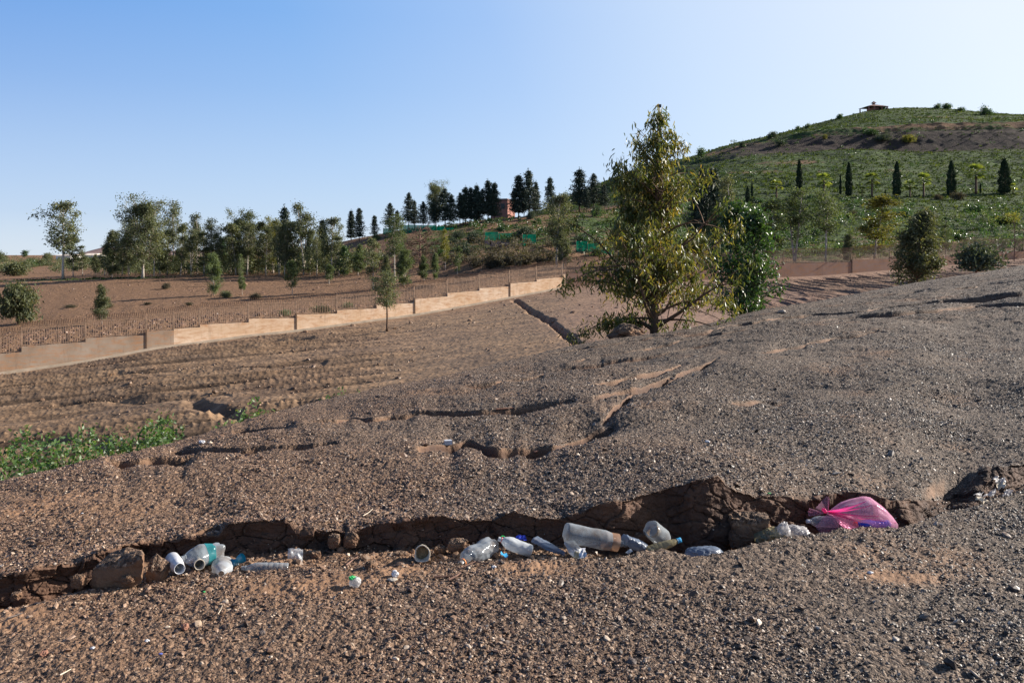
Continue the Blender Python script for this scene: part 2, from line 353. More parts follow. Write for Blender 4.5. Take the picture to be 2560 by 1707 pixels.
# ------------------------------------------------------------------ terrain
def K(pts, smooth=40):
    """a curve over the picture's width from (u, value) pairs, rounded a little"""
    p = np.array(pts, float)
    def f(u):
        u = np.asarray(u, float)
        if smooth <= 0: return np.interp(u, p[:, 0], p[:, 1])
        return sum(np.interp(u + d * smooth, p[:, 0], p[:, 1]) for d in (-1, -.5, 0, .5, 1)) / 5
    return f
def Zof(v, Y): return CZ - (v - VH) / F * Y
def PT(u, v, Y): return Vector(((u - 1280) / F * Y, Y, CZ - (v - VH) / F * Y))
def normals(X, Y, Z):
    P = np.stack([X, Y, Z], -1); du = np.gradient(P, axis=1); dr = np.gradient(P, axis=0)
    n = np.cross(du, dr); n /= np.linalg.norm(n, axis=2)[..., None] + 1e-12
    return n
def segs(ctrl, counts, geo=True):
    """rows between successive control curves (Y, Z)"""
    Ys, Zs, Ss = [], [], []
    for k, n in enumerate(counts):
        (y0, z0), (y1, z1) = ctrl[k], ctrl[k + 1]
        t = (np.arange(n) / n)[:, None]
        if k == len(counts) - 1: t = np.linspace(0, 1, n)[:, None]
        if geo and np.all(y1 > y0 * 1.02):
            yy = y0 * (y1 / y0) ** t; tt = (yy - y0) / (y1 - y0)
        else:
            yy = y0 + (y1 - y0) * t; tt = t + 0 * y0
        Ys.append(yy); Zs.append(z0 + (z1 - z0) * tt); Ss.append(k + tt)
    return np.vstack(Ys), np.vstack(Zs), np.vstack(Ss)
uC = np.concatenate([np.arange(-3000, -290, 26.), np.arange(-280, 2860, 2.6), np.arange(2880, 5600, 26.)])
# --- near slope with the washed-out gully
v_lip = K([(-300, 1560), (0, 1519), (60, 1513), (125, 1497), (184, 1482), (277, 1470), (357, 1445), (476, 1440), (600, 1432), (900, 1424), (1220, 1405), (1400, 1398), (1553, 1396), (1625, 1376), (1680, 1374), (1725, 1390), (1780, 1385), (1810, 1378), (1897, 1356), (1985, 1341), (2066, 1330), (2102, 1319), (2248, 1318), (2300, 1305), (2358, 1279), (2431, 1266), (2493, 1246), (2560, 1226), (2900, 1120)], 10)(uC)
z_lip = K([(-300, -.02), (0, 0.05), (600, 0.05), (1500, 0.05), (2560, 0.05), (2900, 0.1)])(uC)
y_lip = (CZ - z_lip) * F / (v_lip - VH)
dep = K([(-300, .10), (0, .12), (250, .10), (350, .035), (600, .02), (900, .012), (1200, .02), (1400, .03), (1530, .08), (1620, .12), (1750, .17), (1900, .22), (2250, .24), (2400, .13), (2480, .05), (2560, .05), (2900, .1)])(uC)
wid = K([(-300, .25), (0, .28), (250, .28), (400, .36), (700, .38), (1000, .36), (1150, .33), (1300, .36), (1500, .34), (1700, .42), (1850, .42), (2100, .46), (2300, .3), (2440, .35), (2560, .4), (2900, .4)])(uC)
v_rim0 = K([(-300, 1480), (0, 1440), (98, 1417), (179, 1411), (244, 1384), (336, 1360), (440, 1345), (494, 1336), (545, 1339), (571, 1312), (625, 1303), (720, 1300), (740, 1325), (865, 1329), (899, 1322), (954, 1303), (1065, 1290), (1107, 1288), (1150, 1300), (1237, 1300), (1287, 1276), (1351, 1296), (1387, 1298), (1446, 1284), (1482, 1264), (1553, 1250), (1640, 1228), (1700, 1210), (1795, 1188), (1815, 1213), (1886, 1239), (2029, 1245), (2088, 1228), (2157, 1228), (2248, 1250), (2358, 1250), (2420, 1215), (2460, 1170), (2560, 1162), (2900, 1050)], 5)
v_rims = K([(u_, v_rim0(u_)) for u_ in range(-300, 2900, 20)], 130)(uC)
v_rim = v_rim0(uC) + 5 * fbm(uC / 22, uC * 0, oct=3, seed=5) + 4 * (worley(uC / 34, uC * 0 + 3, 4)[2] - 0.5)
y_base = y_lip + wid
y_rim = y_base - 0.01 + K([(-300, .0), (300, .0), (1500, .03), (1800, .05), (2200, .03), (2300, .22), (2380, .45), (2440, .5), (2500, .12), (2900, .1)])(uC)
z_rim = Zof(v_rim, y_rim)
_g = np.exp(-np.linspace(-2.2, 2.2, 121) ** 2); _g /= _g.sum()
z_rs = np.convolve(np.pad(Zof(v_rims, np.convolve(np.pad(y_rim, 40, 'edge'), np.ones(81) / 81, 'valid')), 60, 'edge'), _g, 'valid')
v_crest = K([(-300, 1262), (0, 1205), (150, 1172), (300, 1135), (450, 1098), (620, 1042), (780, 1003), (960, 965), (1150, 925), (1300, 893), (1400, 872), (1520, 850), (1640, 834), (1760, 812), (1900, 775), (2020, 755), (2200, 722), (2330, 700), (2440, 684), (2560, 662), (2900, 620)], 30)(uC)
y_crest = K([(-300, 6.2), (0, 6.8), (500, 8.6), (960, 11.5), (1300, 15), (1640, 18.5), (1900, 23), (2200, 27), (2560, 32), (2900, 36)], 80)(uC)
z_crest = Zof(v_crest, y_crest)
y_vb = K([(-300, 18), (0, 19.5), (600, 22), (1000, 25), (1400, 28), (1700, 34), (2000, 42), (2560, 54), (2900, 58)], 60)(uC)
z_vb = K([(-300, -5.4), (0, -5.0), (600, -4.5), (1000, -3.9), (1400, -2.9), (1700, -1.9), (2000, -1.5), (2560, -1.0), (2900, -1)], 60)(uC)
o = np.ones_like(uC)
ctrl = [(0.5 * o, 0.0 * o), (2.5 * o, 0.03 + 0 * o), (y_lip - 0.0, z_lip), (y_lip + 0.10 + 0.0 * o, z_lip - dep), (y_base, z_lip - dep - 0.005), (y_base + (y_rim - y_base) * 0.3 + 0.025, z_lip - dep + (z_rim - z_lip + dep) * 0.55), (y_rim, z_rs), (y_crest, z_crest), (y_vb, z_vb)]
Yn, Zn, Sn = segs(ctrl, [8, 210, 26, 60, 50, 46, 640, 90])
Xn = (uC[None, :] - 1280) / F * Yn
tS = np.clip(Sn - 6, 0, 1)
slope = (Sn >= 6)
dz = (z_rim - z_rs)[None, :]
Zn += np.where(slope, dz * np.exp(-((Yn - y_rim[None, :]) / (0.10 + 1.2 * np.abs(dz))) ** 2), np.where(Sn > 5, dz * (Sn - 5), 0))
bell = 4 * tS * (1 - tS)
# a gently domed slope (so that its crest is a real crest), with shallow swells
Zn += np.where(slope, bell * (0.02 + 0.010 * (y_crest - 6))[None, :] * sstep(0, .5, tS), 0)
und = fbm(Xn * 0.35, Yn * 0.3, oct=3, seed=11) * 0.13 + fbm(Xn * 1.1 + Yn * .25, Yn * 1.5, oct=3, seed=12) * 0.05 - 0.05 * np.abs(fbm(Xn * .5 + Yn * .15, Yn * 1.1, oct=3, seed=13)) * sstep(6, 9, Yn)
Zn += und * np.where(slope, sstep(0.0, .12, tS) * (1 - 0.75 * sstep(.75, 1, tS)), sstep(0, 2, 2 - Sn) * 0.5)
# hollow running down from the second crack
def hollow(u0, v0, Y0, ru, ry, d):
    global Zn
    c = PT(u0, v0, Y0); Zn = Zn - d * np.exp(-((Xn - c.x) / ru) ** 2 - ((Yn - c.y) / ry) ** 2) * np.where(slope, 1, 0)
hollow(1500, 1110, 7.3, .9, .5, .12); hollow(1780, 1130, 6.6, .6, .6, .08); hollow(1900, 990, 9.4, 1.2, .8, .10); hollow(1450, 935, 12.2, 1.8, 1.2, .12)
# cracks: (u, v) down the slope; far side a step, near side easing out
def crack(pts, depth, width, seed=0, rough=6.0):
    global Zn, bareN
    p = np.array(pts, float); ok = (uC >= p[0, 0]) & (uC <= p[-1, 0])
    vc = np.interp(uC, p[:, 0], p[:, 1]) + rough * fbm(uC / 55, uC * 0 + seed, oct=2, seed=seed) * .8
    Vn = VH + (CZ - Zn) * F / Yn
    t = (uC - p[0, 0]) / (p[-1, 0] - p[0, 0]); taper = np.clip(np.minimum(t, 1 - t) * 6, 0, 1) ** .7 * (0.7 + 0.5 * np.abs(fbm(uC / 110, uC * 0 + seed + 3, oct=3, seed=seed + 9)) * 2)
    iS = np.where(slope[:, 0])[0][0]
    cs = np.where(ok)[0]; ycs = []
    for c in cs:
        col = Vn[iS:, c]; r = max(1, np.argmax(col < vc[c])); f = np.clip((col[r - 1] - vc[c]) / (col[r - 1] - col[r] + 1e-9), 0, 1)
        ycs.append(Yn[iS + r - 1, c] * (1 - f) + Yn[iS + r, c] * f)
    ycs = np.convolve(np.pad(ycs, 5, 'edge'), np.ones(11) / 11, 'valid')
    for c, yc in zip(cs, ycs):
        s = yc - Yn[iS:, c]
        d = depth * taper[c]; wd = width * (0.4 + 0.6 * taper[c])
        prof = np.where(s > 0, np.clip(1 - s / wd, 0, 1) ** 1.3, sstep(-(0.22 * wd + .02), 0, s))
        if width > .1: Zn[iS:, c] -= d * (.55 if yc < 13 else .25) * np.exp(-((s - .3 * wd) / (2.2 * wd)) ** 2)
        Zn[iS:, c] -= d * prof * 1.35
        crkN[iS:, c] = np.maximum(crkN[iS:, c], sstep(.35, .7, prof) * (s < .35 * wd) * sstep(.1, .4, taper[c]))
        bareN[iS:, c] = np.maximum(bareN[iS:, c], np.clip((prof - .5) * 2.5, 0, 1) * sstep(.15, .5, taper[c]))
bareN = np.zeros_like(Zn); crkN = np.zeros_like(Zn)
crack([(262, 1148), (330, 1140), (395, 1132), (440, 1128), (500, 1118)], .09, .30, 1, 3)
crack([(400, 1130), (450, 1122), (515, 1116), (600, 1118), (680, 1112), (760, 1106), (850, 1104)], .05, .22, 2, 4)
crack([(580, 1076), (640, 1066), (690, 1062), (740, 1055)], .09, .3, 3, 2)
crack([(760, 1052), (860, 1040), (950, 1034), (1020, 1028), (1080, 1018), (1160, 1020), (1270, 1014), (1360, 1004), (1440, 996)], .08, .32, 4, 3)
crack([(1040, 1116), (1110, 1096), (1170, 1086), (1240, 1104), (1330, 1104), (1400, 1096), (1450, 1085), (1490, 1070), (1545, 1055)], .13, .34, 5, 4)
crack([(1500, 1062), (1530, 1020), (1560, 990), (1600, 965), (1640, 948), (1700, 930), (1800, 892)], .06, .35, 6, 3)
crack([(1480, 992), (1530, 975), (1600, 962), (1660, 940), (1690, 935)], .07, .4, 7, 3)
crack([(1420, 905), (1500, 888), (1600, 872), (1700, 850), (1820, 828), (1950, 806)], .06, .32, 8, 1)
crack([(1440, 918), (1540, 900), (1680, 878), (1800, 852)], .05, .3, 9, 1)
crack([(1700, 842), (1850, 806), (2000, 786), (2100, 780), (2240, 764), (2400, 745), (2560, 728), (2700, 700)], .10, .5, 10, 2)
crack([(2050, 800), (2200, 782), (2300, 776), (2440, 762), (2600, 755)], .07, .4, 11, 1)
crack([(2180, 742), (2300, 726), (2440, 715), (2560, 700), (2700, 680)], .06, .4, 12, 1)
crack([(1480, 958), (1560, 940), (1650, 925), (1720, 905)], .05, .3, 16, 2)
crack([(1360, 885), (1460, 868), (1560, 852), (1640, 842)], .05, .3, 17, 1)
crack([(1150, 965), (1260, 950), (1380, 930), (1460, 912)], .04, .22, 18, 1)
crack([(1900, 880), (2050, 850), (2200, 826)], .04, .25, 19, 2)
crack([(1980, 742), (2120, 728), (2260, 712)], .05, .35, 21, 1)
crack([(1820, 1005), (1900, 996), (1980, 1000)], .05, .4, 13, 3)
crack([(930, 1300), (954, 1305), (1000, 1306), (1040, 1298), (1080, 1287), (1120, 1284)], .03, .06, 14, 1)
crack([(480, 1338), (520, 1320), (560, 1318)], .03, .05, 15, 1)
# erosion rills on the wall and fine relief everywhere, pushed out along the surface normal
nrm = normals(Xn, Yn, Zn); steep = 1 - np.clip(nrm[..., 2], 0, 1)
bareN = np.maximum(bareN, sstep(.3, .6, steep) * (Yn < 60))
iw = (Sn > 3.0) & (Sn < 6.15)
f1, f2, cid = worley(Xn * 6.5 + fbm(Xn * 9, Zn * 9, oct=2, seed=31) * .5, Zn * 8 + Yn * 5, 21)
g1, g2, gid = worley(Xn * 17 + fbm(Xn * 12, Zn * 12, oct=2, seed=32) * .6, Zn * 19 + Yn * 6, 23)
lump = (cid - .5) * 0.03 + 0.035 * fbm(Xn * 7, Yn * 7, Zn * 9, 5, 22, .6) + 0.012 * (gid - .5) - 0.022 * (1 - sstep(0.0, 0.05, f2 - f1)) - 0.010 * (1 - sstep(0.0, 0.05, g2 - g1))
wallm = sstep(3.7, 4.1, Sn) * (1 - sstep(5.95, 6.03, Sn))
fine = 0.012 * fbm(Xn * 9, Yn * 9, oct=3, seed=41) + 0.006 * fbm(Xn * 34, Yn * 28, oct=2, seed=42)
c1, c2, ci = worley(Xn * 42, Yn * 34, 51)
chipm = (1 - sstep(.1, .5, bareN)) * np.clip(1.4 - Yn / 14, 0.25, 1)
fine = fine + chipm * (0.010 * (ci - .4) * sstep(.5, .25, c1))
floorm = sstep(2.6, 3.0, Sn) * (1 - sstep(3.9, 4.1, Sn))
fl = floorm * (0.02 * fbm(Xn * 6, Yn * 6, oct=2, seed=62) + .012 * fbm(Xn * 14, Yn * 14, oct=3, seed=63))
dsp = lump * wallm + fine * (1 - wallm) + fl
far = np.clip(Yn / 10, 1, 1.6); dsp = np.where(slope, dsp * far, dsp)
Xn += nrm[..., 0] * dsp; Yn2 = Yn + nrm[..., 1] * dsp; Zn += nrm[..., 2] * dsp
Yn = Yn2
for u_, v_, rx, ry in ((760, 1462, .30, .05), (860, 1450, .22, .05), (1000, 1425, .2, .04), (100, 1262, .25, .09), (1330, 1420, .2, .04), (2230, 1440, .22, .03), (30, 1540, .2, .06)):
    Y_ = CZ * F / (v_ - VH) * .97; X_ = (u_ - 1280) / F * Y_
    bareN = np.maximum(bareN, 1.3 * np.exp(-((Xn - X_) / rx) ** 2 - ((Yn - Y_) / (ry * 3)) ** 2) + .5 * fbm(Xn * 5, Yn * 5, oct=3, seed=74) * np.exp(-((Xn - X_) / rx / 2) ** 2 - ((Yn - Y_) / (ry * 6)) ** 2))
greyN = sstep(-1.0, 1.2, Xn / (Yn + 1) * 3 + 0.25 * (Yn - 6) / 4 + fbm(Xn * .8, Yn * .8, oct=3, seed=71) * .8) * 0.9
shadeN = sstep(.35, .75, 1 - np.clip(nrm[..., 2], 0, 1)) * (Yn < 60); shadeN = np.maximum(shadeN, wallm); shadeN = np.maximum(shadeN, crkN * .85)  # mask of painted shade: steep faces, gully wall and crack walls coloured darker
bareN = np.clip(bareN + floorm * 0.6 * (fbm(Xn * 2, Yn * 2, oct=2, seed=73) > 0) * 1.0, 0, 1)
def sheet(name, X, Y, Z, mat, label_kind='structure', **at):
    me = np_mesh(name, np.stack([X, Y, Z], -1), grid_quads(*X.shape), smooth=True, attrs=at)
    o = mobj(name, me, mat); tag(o, kind=label_kind); return o
_a, _b = np.meshgrid(np.linspace(-30, 30, 61), np.linspace(-20, 3.2, 30))
sheet("ground", _a, _b, -.13 + .03 * fbm(_a, _b, oct=2, seed=3), M['near'], bare=_a * 0 + .2, grey=_a * 0 + .5, subsoil=_a * 0)
near = sheet("ground", Xn, Yn, Zn, M['near'], bare=bareN, grey=greyN, subsoil=shadeN)
# --- wall line
A_, B_, C_ = np.array([-29.4, 49.0]), np.array([4.75, 74.0]), np.array([58.2, 97.0])
def wall_xy(u):
    k = (np.asarray(u, float) - 1280) / F
    def hit(P, Q):
        d = Q - P; t = (k * P[1] - P[0]) / (d[0] - k * d[1]); return P[1] + t * d[1]
    yl = hit(A_, B_); yr = hit(B_, C_); uc = 1280 + F * B_[0] / B_[1]
    Y = np.where(np.asarray(u) < uc, yl, yr); return k * Y, Y
UCORN = 1280 + F * 4.75 / 74
v_wb = K([(-300, 985), (0, 936), (210, 906), (368, 876), (500, 858), (640, 839), (741, 829), (930, 803), (1038, 789), (1140, 771), (1273, 746), (1417, 719), (1540, 706), (1700, 702), (1900, 695), (2041, 690), (2227, 675), (2410, 660), (2560, 645), (2900, 620)], 12)
SECT = [(-620, -290, 955, 930), (-290, -130, 925, 908), (-130, 0, 900, 886), (0, 54, 885, 880), (54, 214, 867, 855), (214, 366, 846, 838), (366, 435, 829, 825), (435, 500, 823, 818), (500, 622, 812, 806), (622, 741, 797, 795), (741, 843, 787, 784), (843, 942, 776, 771), (942, 1037, 762, 758), (1037, 1119, 748, 741), (1119, 1199, 733, 727), (1199, 1275, 721, 716), (1275, 1342, 709, 704), (1342, 1407, 699, 693), (1407, UCORN, 687, 684),
        (UCORN, 1560, 684, 680), (1560, 1700, 676, 674), (1700, 1845, 671, 668), (1845, 1960, 666, 663), (1960, 2130, 659, 655), (2130, 2227, 651, 647), (2227, 2400, 643, 640), (2400, 2560, 632, 628), (2560, 2800, 622, 615), (2800, 3120, 612, 606)]
def wall_top_v(u):
    u = np.asarray(u, float); r = np.full(u.shape, 900.0)
    for a, b, va, vb in SECT:
        m = (u >= a) & (u <= b); r = np.where(m, va + (vb - va) * (u - a) / (b - a), r)
    return r
uF = np.concatenate([np.arange(-1500, -290, 20.), np.arange(-280, 2790, 3.2), np.arange(2800, 4200, 20.)]); o = np.ones_like(uF)
interp = lambda arr: np.interp(uF, uC, arr)
xw, yw = wall_xy(np.clip(uF, -600, 3100)); zb = Zof(v_wb(uF), yw)
# --- valley field between the near slope and the wall
ctrl = [(interp(y_vb) - 1.0, interp(z_vb) + 0.05), (interp(y_vb) + (yw - interp(y_vb)) * .5, interp(z_vb) * .35 + zb * .65 - K([(-300, .5), (0, .5), (1000, .2), (1500, 0.3), (2000, 1.3), (2560, .6), (2900, .4)])(uF)), (yw - 0.05, zb), (yw + 0.6, zb - 0.2)]
# keep the far bank on the right visible: steeper close to the wall
Yf, Zf, Sf = segs(ctrl, [150, 260, 5])
Xf = (uF[None, :] - 1280) / F * Yf
Vf = VH + (CZ - Zf) * F / Yf
edge = sstep(2.0, 1.9, Sf) * sstep(0, .1, Sf)
fur0 = ((Yf * 0.93 - Xf * 0.18 + 0.55 * fbm(Xf * .05, Yf * .05, oct=3, seed=81)) / 2.1)
fur = 1 - 2 * np.abs(2 * (fur0 - np.floor(fur0)) - 1) ** .6
furm = sstep(1150, 700, uF)[None, :] * sstep(66, 54, Yf) * (0.35 + 0.8 * sstep(-.45, .1, fbm(Xf * .08, Yf * .25, oct=3, seed=82)))
clod = worley(Xf * 1.7, Yf * 1.7, 83)
rl = fbm(Xf * 1.1 + Yf * .4, Yf * .12, oct=3, seed=84)
bank = sstep(1550, 1900, uF)[None, :] * sstep(.6, 1.0, Sf) * sstep(1.98, 1.85, Sf)
Zf += edge * (0.24 * fur * furm + 0.07 * fbm(Xf * .5, Yf * .5, oct=5, seed=85, gain=.6) * .7 + 0.015 * np.clip(.5 - clod[0], 0, 1) * (clod[2] > .3) + 0.03 * fbm(Xf * 4, Yf * 4, oct=3, seed=86)
             - 0.45 * bank * np.abs(rl) ** .7 * 1.2)
# the dark washed-out ditch under the weeds, and the crack coming down from the wall corner
for pts, d, wd in (([(500, 1010), (560, 1030), (620, 1060), (600, 1085)], .4, .8), ([(690, 1035), (760, 1022), (830, 1010)], .45, .6), ([(1292, 752), (1330, 780), (1370, 800), (1420, 840), (1465, 880)], .5, .5), ([(0, 1120), (120, 1105), (250, 1110)], .3, .5), ([(300, 935), (500, 925), (700, 915), (800, 905)], .2, .4), ([(150, 1010), (400, 1000), (560, 985)], .2, .4)):
    P = np.array(pts, float); m = np.full(Zf.shape, 99.)
    dpx = []
    for (a, b), (c_, d_) in zip(P[:-1], P[1:]):
        tt = np.clip(((uF[None, :] - a) * (c_ - a) + (Vf - b) * (d_ - b)) / ((c_ - a) ** 2 + (d_ - b) ** 2), 0, 1)
        m = np.minimum(m, np.hypot((uF[None, :] - a - tt * (c_ - a)) * Yf / F, (Vf - b - tt * (d_ - b)) * Yf / F * 3.0))
    Zf -= d * edge * np.clip(1 - m / wd + .25 * fbm(Xf * 1.5, Yf * 1.5, oct=3, seed=88), 0, 1)
redF = sstep(1250, 1600, uF)[None, :] * 0.8 + sstep(1.6, 2, Sf) * 0.3 + 0.3 * fbm(Xf * .1, Yf * .1, oct=2, seed=89)
turn_shade = sstep(.05, -.4, fur + .28 * fbm(Xf * .2, Yf * 1.3, oct=3, seed=87)) * furm * edge  # trough mask: colours in the shade the low furrows hardly cast, on turned soil
field = sheet("field", Xf, Yf, Zf, M['field'], turned=np.clip(turn_shade, 0, 1), red=np.clip(redF, 0, 1))
# --- land behind the wall: plain on the left, hills in the middle and on the right
uH = np.arange(-900, 3300, 4.2)
xw, yw = wall_xy(np.clip(uH, -600, 3100)); zt = Zof(K([(u_, float(wall_top_v(u_))) for u_ in range(-280, 2790, 30)], 90)(uH) + 7, yw)
foot = (K([(-900, 715), (0, 703), (355, 694), (700, 690), (850, 690), (1000, 690), (1140, 688), (1250, 676), (1400, 660), (1600, 655), (1900, 645), (2227, 628), (2560, 600), (3300, 560)]),
        K([(-900, 125), (0, 125), (355, 120), (700, 118), (850, 110), (1000, 98), (1140, 92), (1250, 88), (1400, 88), (1600, 92), (1900, 100), (2560, 112), (3300, 120)]))
bench = (K([(-900, 662), (0, 662), (400, 660), (700, 650), (800, 622), (860, 601), (920, 592), (1000, 574), (1130, 563), (1190, 551), (1273, 545), (1330, 539), (1445, 533), (1560, 530), (1700, 520), (1880, 508), (2100, 500), (2560, 496), (3300, 490)]),
         K([(-900, 260), (0, 260), (400, 250), (700, 200), (860, 160), (1000, 155), (1300, 155), (1600, 165), (1900, 170), (2560, 172), (3300, 175)]))
ben2 = (K([(-900, 650), (0, 649), (700, 643), (860, 625), (1000, 590), (1190, 566), (1330, 548), (1445, 532), (1560, 515), (1700, 500), (1880, 492), (2100, 490), (2560, 488), (3300, 480)]),
        K([(-900, 500), (0, 500), (700, 300), (860, 185), (1000, 175), (1300, 168), (1600, 172), (1900, 177), (2560, 180), (3300, 182)]))
mid = (K([(-900, 643), (0, 641), (700, 641), (860, 638), (1100, 620), (1200, 590), (1300, 555), (1400, 517), (1500, 486), (1616, 452), (1742, 425), (1800, 400), (1869, 392), (2041, 380), (2144, 372), (2317, 388), (2430, 380), (2560, 376), (3300, 400)]),
       K([(-900, 900), (0, 900), (700, 700), (860, 420), (1100, 300), (1300, 265), (1600, 255), (2000, 259), (2560, 259), (3300, 259)]))
scr = (K([(-900, 641), (0, 640), (700, 640), (860, 639), (1100, 622), (1200, 592), (1300, 555), (1400, 508), (1500, 468), (1616, 428), (1742, 400), (1800, 377), (1869, 362), (2041, 342), (2144, 335), (2317, 329), (2560, 324), (3300, 340)]),
       K([(-900, 1000), (0, 1000), (700, 800), (860, 480), (1100, 330), (1300, 285), (1600, 275), (2000, 269), (2560, 269), (3300, 269)]))
cut = (K([(-900, 641), (0, 639), (700, 640), (860, 640), (1100, 624), (1200, 594), (1300, 556), (1400, 506), (1500, 463), (1616, 421), (1742, 394), (1800, 375), (1869, 360), (2041, 328), (2144, 317), (2317, 309), (2560, 306), (3300, 322)]),
       K([(-900, 1100), (0, 1100), (700, 900), (860, 520), (1100, 350), (1300, 292), (1600, 282), (2000, 271.5), (2560, 271.5), (3300, 271.5)]))
top = (K([(-900, 640), (0, 638), (250, 638), (700, 640), (860, 640), (1100, 625), (1200, 595), (1300, 555), (1400, 504), (1500, 457), (1616, 416), (1742, 390), (1800, 373), (1869, 358), (1972, 327), (2041, 309), (2100, 294), (2161, 279), (2248, 269), (2351, 270), (2420, 277), (2489, 284), (2560, 286), (2900, 300), (3300, 330)], 20),
       K([(-900, 1300), (0, 1300), (700, 1200), (860, 600), (1100, 400), (1300, 310), (1600, 305), (2000, 320), (2248, 340), (2560, 345), (3300, 345)]))
o = np.ones_like(uH)
C2 = lambda c: (c[1](uH), Zof(c[0](uH), c[1](uH)))
ctop = C2(top)
ctrl = [(yw + 0.35, zt), C2(foot), C2(bench), C2(ben2), C2(mid), C2(scr), C2(cut), ctop, (ctop[0] + 60, ctop[1] - 16 * sstep(850, 1300, uH) - 3), (9000 * o, -30 * o)]
Yh, Zh, Sh = segs(ctrl, [90, 130, 24, 110, 44, 24, 60, 14, 16])
Xh = (uH[None, :] - 1280) / F * Yh
rgt = sstep(820, 1150, uH)[None, :]
am = sstep(0, .6, Sh) * sstep(7.0, 6.6, Sh)
benm = 1 - sstep(1.8, 2.0, Sh) * (1 - sstep(3.0, 3.2, Sh))
Zh += am * benm * (0.9 * fbm(Xh * .045, Yh * .045, oct=4, seed=91) * rgt + 0.25 * fbm(Xh * .25, Yh * .25, oct=4, seed=92) * (0.35 + rgt))
Zh += am * (Sh > 3) * rgt * 0.8 * fbm(Xh * .012, Zh * .33, oct=3, seed=99)
Zh += am * benm * rgt * 0.28 * np.clip(fbm(Xh * .6, Yh * .6, oct=3, seed=93), 0, 1)
# broken clods along the foot of the fence
nf = sstep(0.25, .02, Sh) * sstep(0, .01, Sh)
cl = worley(Xh * 1.6, Yh * 1.6, 94); Zh += nf * (0.35 * np.clip(.55 - cl[0], 0, 1) * (cl[2] > .25) + .1 * np.abs(fbm(Xh * 1.1, Yh * 1.1, oct=3, seed=95)))
Zh += sstep(.02, .2, Sh) * sstep(1.1, .9, Sh) * .06 * fbm(Xh * 1.5, Yh * 1.5, oct=4, seed=96)
gr = 0.20 * sstep(0.7, 1.0, Sh) * rgt + 0.35 * sstep(1.0, 1.3, Sh) * rgt + 0.3 * sstep(2.8, 3.2, Sh) * rgt - .1
gr = gr - 0.45 * sstep(1.2, 1.7, Sh) * sstep(2.0, 1.9, Sh) * sstep(1450, 1200, uH)[None, :] * sstep(0, .3, fbm(Xh * .05, Yh * .05, oct=3, seed=97) + .15)
gr = gr + (0.6 * fbm(Xh * .06, Yh * .05, oct=4, seed=98) + .9 * fbm(Xh * .012, Zh * .33, oct=4, seed=99) * sstep(2.6, 3.2, Sh)) * rgt + .30 * sstep(1500, 1900, uH)[None, :]
gr = gr - 0.8 * sstep(5, 5.1, Sh) * sstep(6.05, 5.95, Sh) * sstep(1750, 1850, uH)[None, :]
gr = gr + .75 * np.exp(-((Sh - 0.99) / .03) ** 2) * sstep(600, 300, uH)[None, :] * 1.0
scree = sstep(3.9, 4.1, Sh) * sstep(5.05, 4.95, Sh) * sstep(1700, 1900, uH)[None, :] * .9
hill = sheet("hillside", Xh, Yh, Zh, M['hill'], grass=np.clip(gr, -.5, 1.2), scree=np.clip(scree, 0, 1))
# faint far peak behind the plain
ud = np.linspace(-700, 1100, 160); tt = np.linspace(0, 1, 14)[:, None]
Yd = 3000 + 900 * tt + 0 * ud; vp = np.interp(ud, [-700, 0, 170, 215, 262, 300, 360, 520, 640, 800, 1100], [641, 639, 638, 628, 616, 622, 632, 628, 618, 632, 640])
Zd = CZ + ((VH - 644) + (vp[None, :] * -1 + 644) * tt ** .8) / F * Yd
Zd += 12 * fbm((ud[None, :] - 1280) / F * Yd * .004, Yd * .004, oct=4, seed=101) * tt
sheet("distant_hill", (ud[None, :] - 1280) / F * Yd, Yd, Zd, simple("far_slope", (0.23, 0.15, 0.13), .95, .1, .2, .01))
def hit_on(X, Y, Z, us, u, v):
    V = VH + (CZ - Z) * F / Y; c = int(np.clip(np.searchsorted(us, u), 0, len(us) - 1)); col = V[:, c]
    r = np.where(col <= v)[0]
    if len(r) == 0: r = [len(col) - 1]
    r = r[0]; y = Y[r, c]
    return Vector(((u - 1280) / F * y, y, Z[r, c]))
def H(u, v): return hit_on(Xh[:560], Yh[:560], Zh[:560], uH, u, v)
def FD(u, v): return hit_on(Xf, Yf, Zf, uF, u, v)
iS0 = int(np.where(slope[:, 0])[0][0])
def NR(u, v): return hit_on(Xn[iS0:], Yn[iS0:], Zn[iS0:], uC, u, v)
def GN(u, v): return hit_on(Xn, Yn, Zn, uC, u, v)
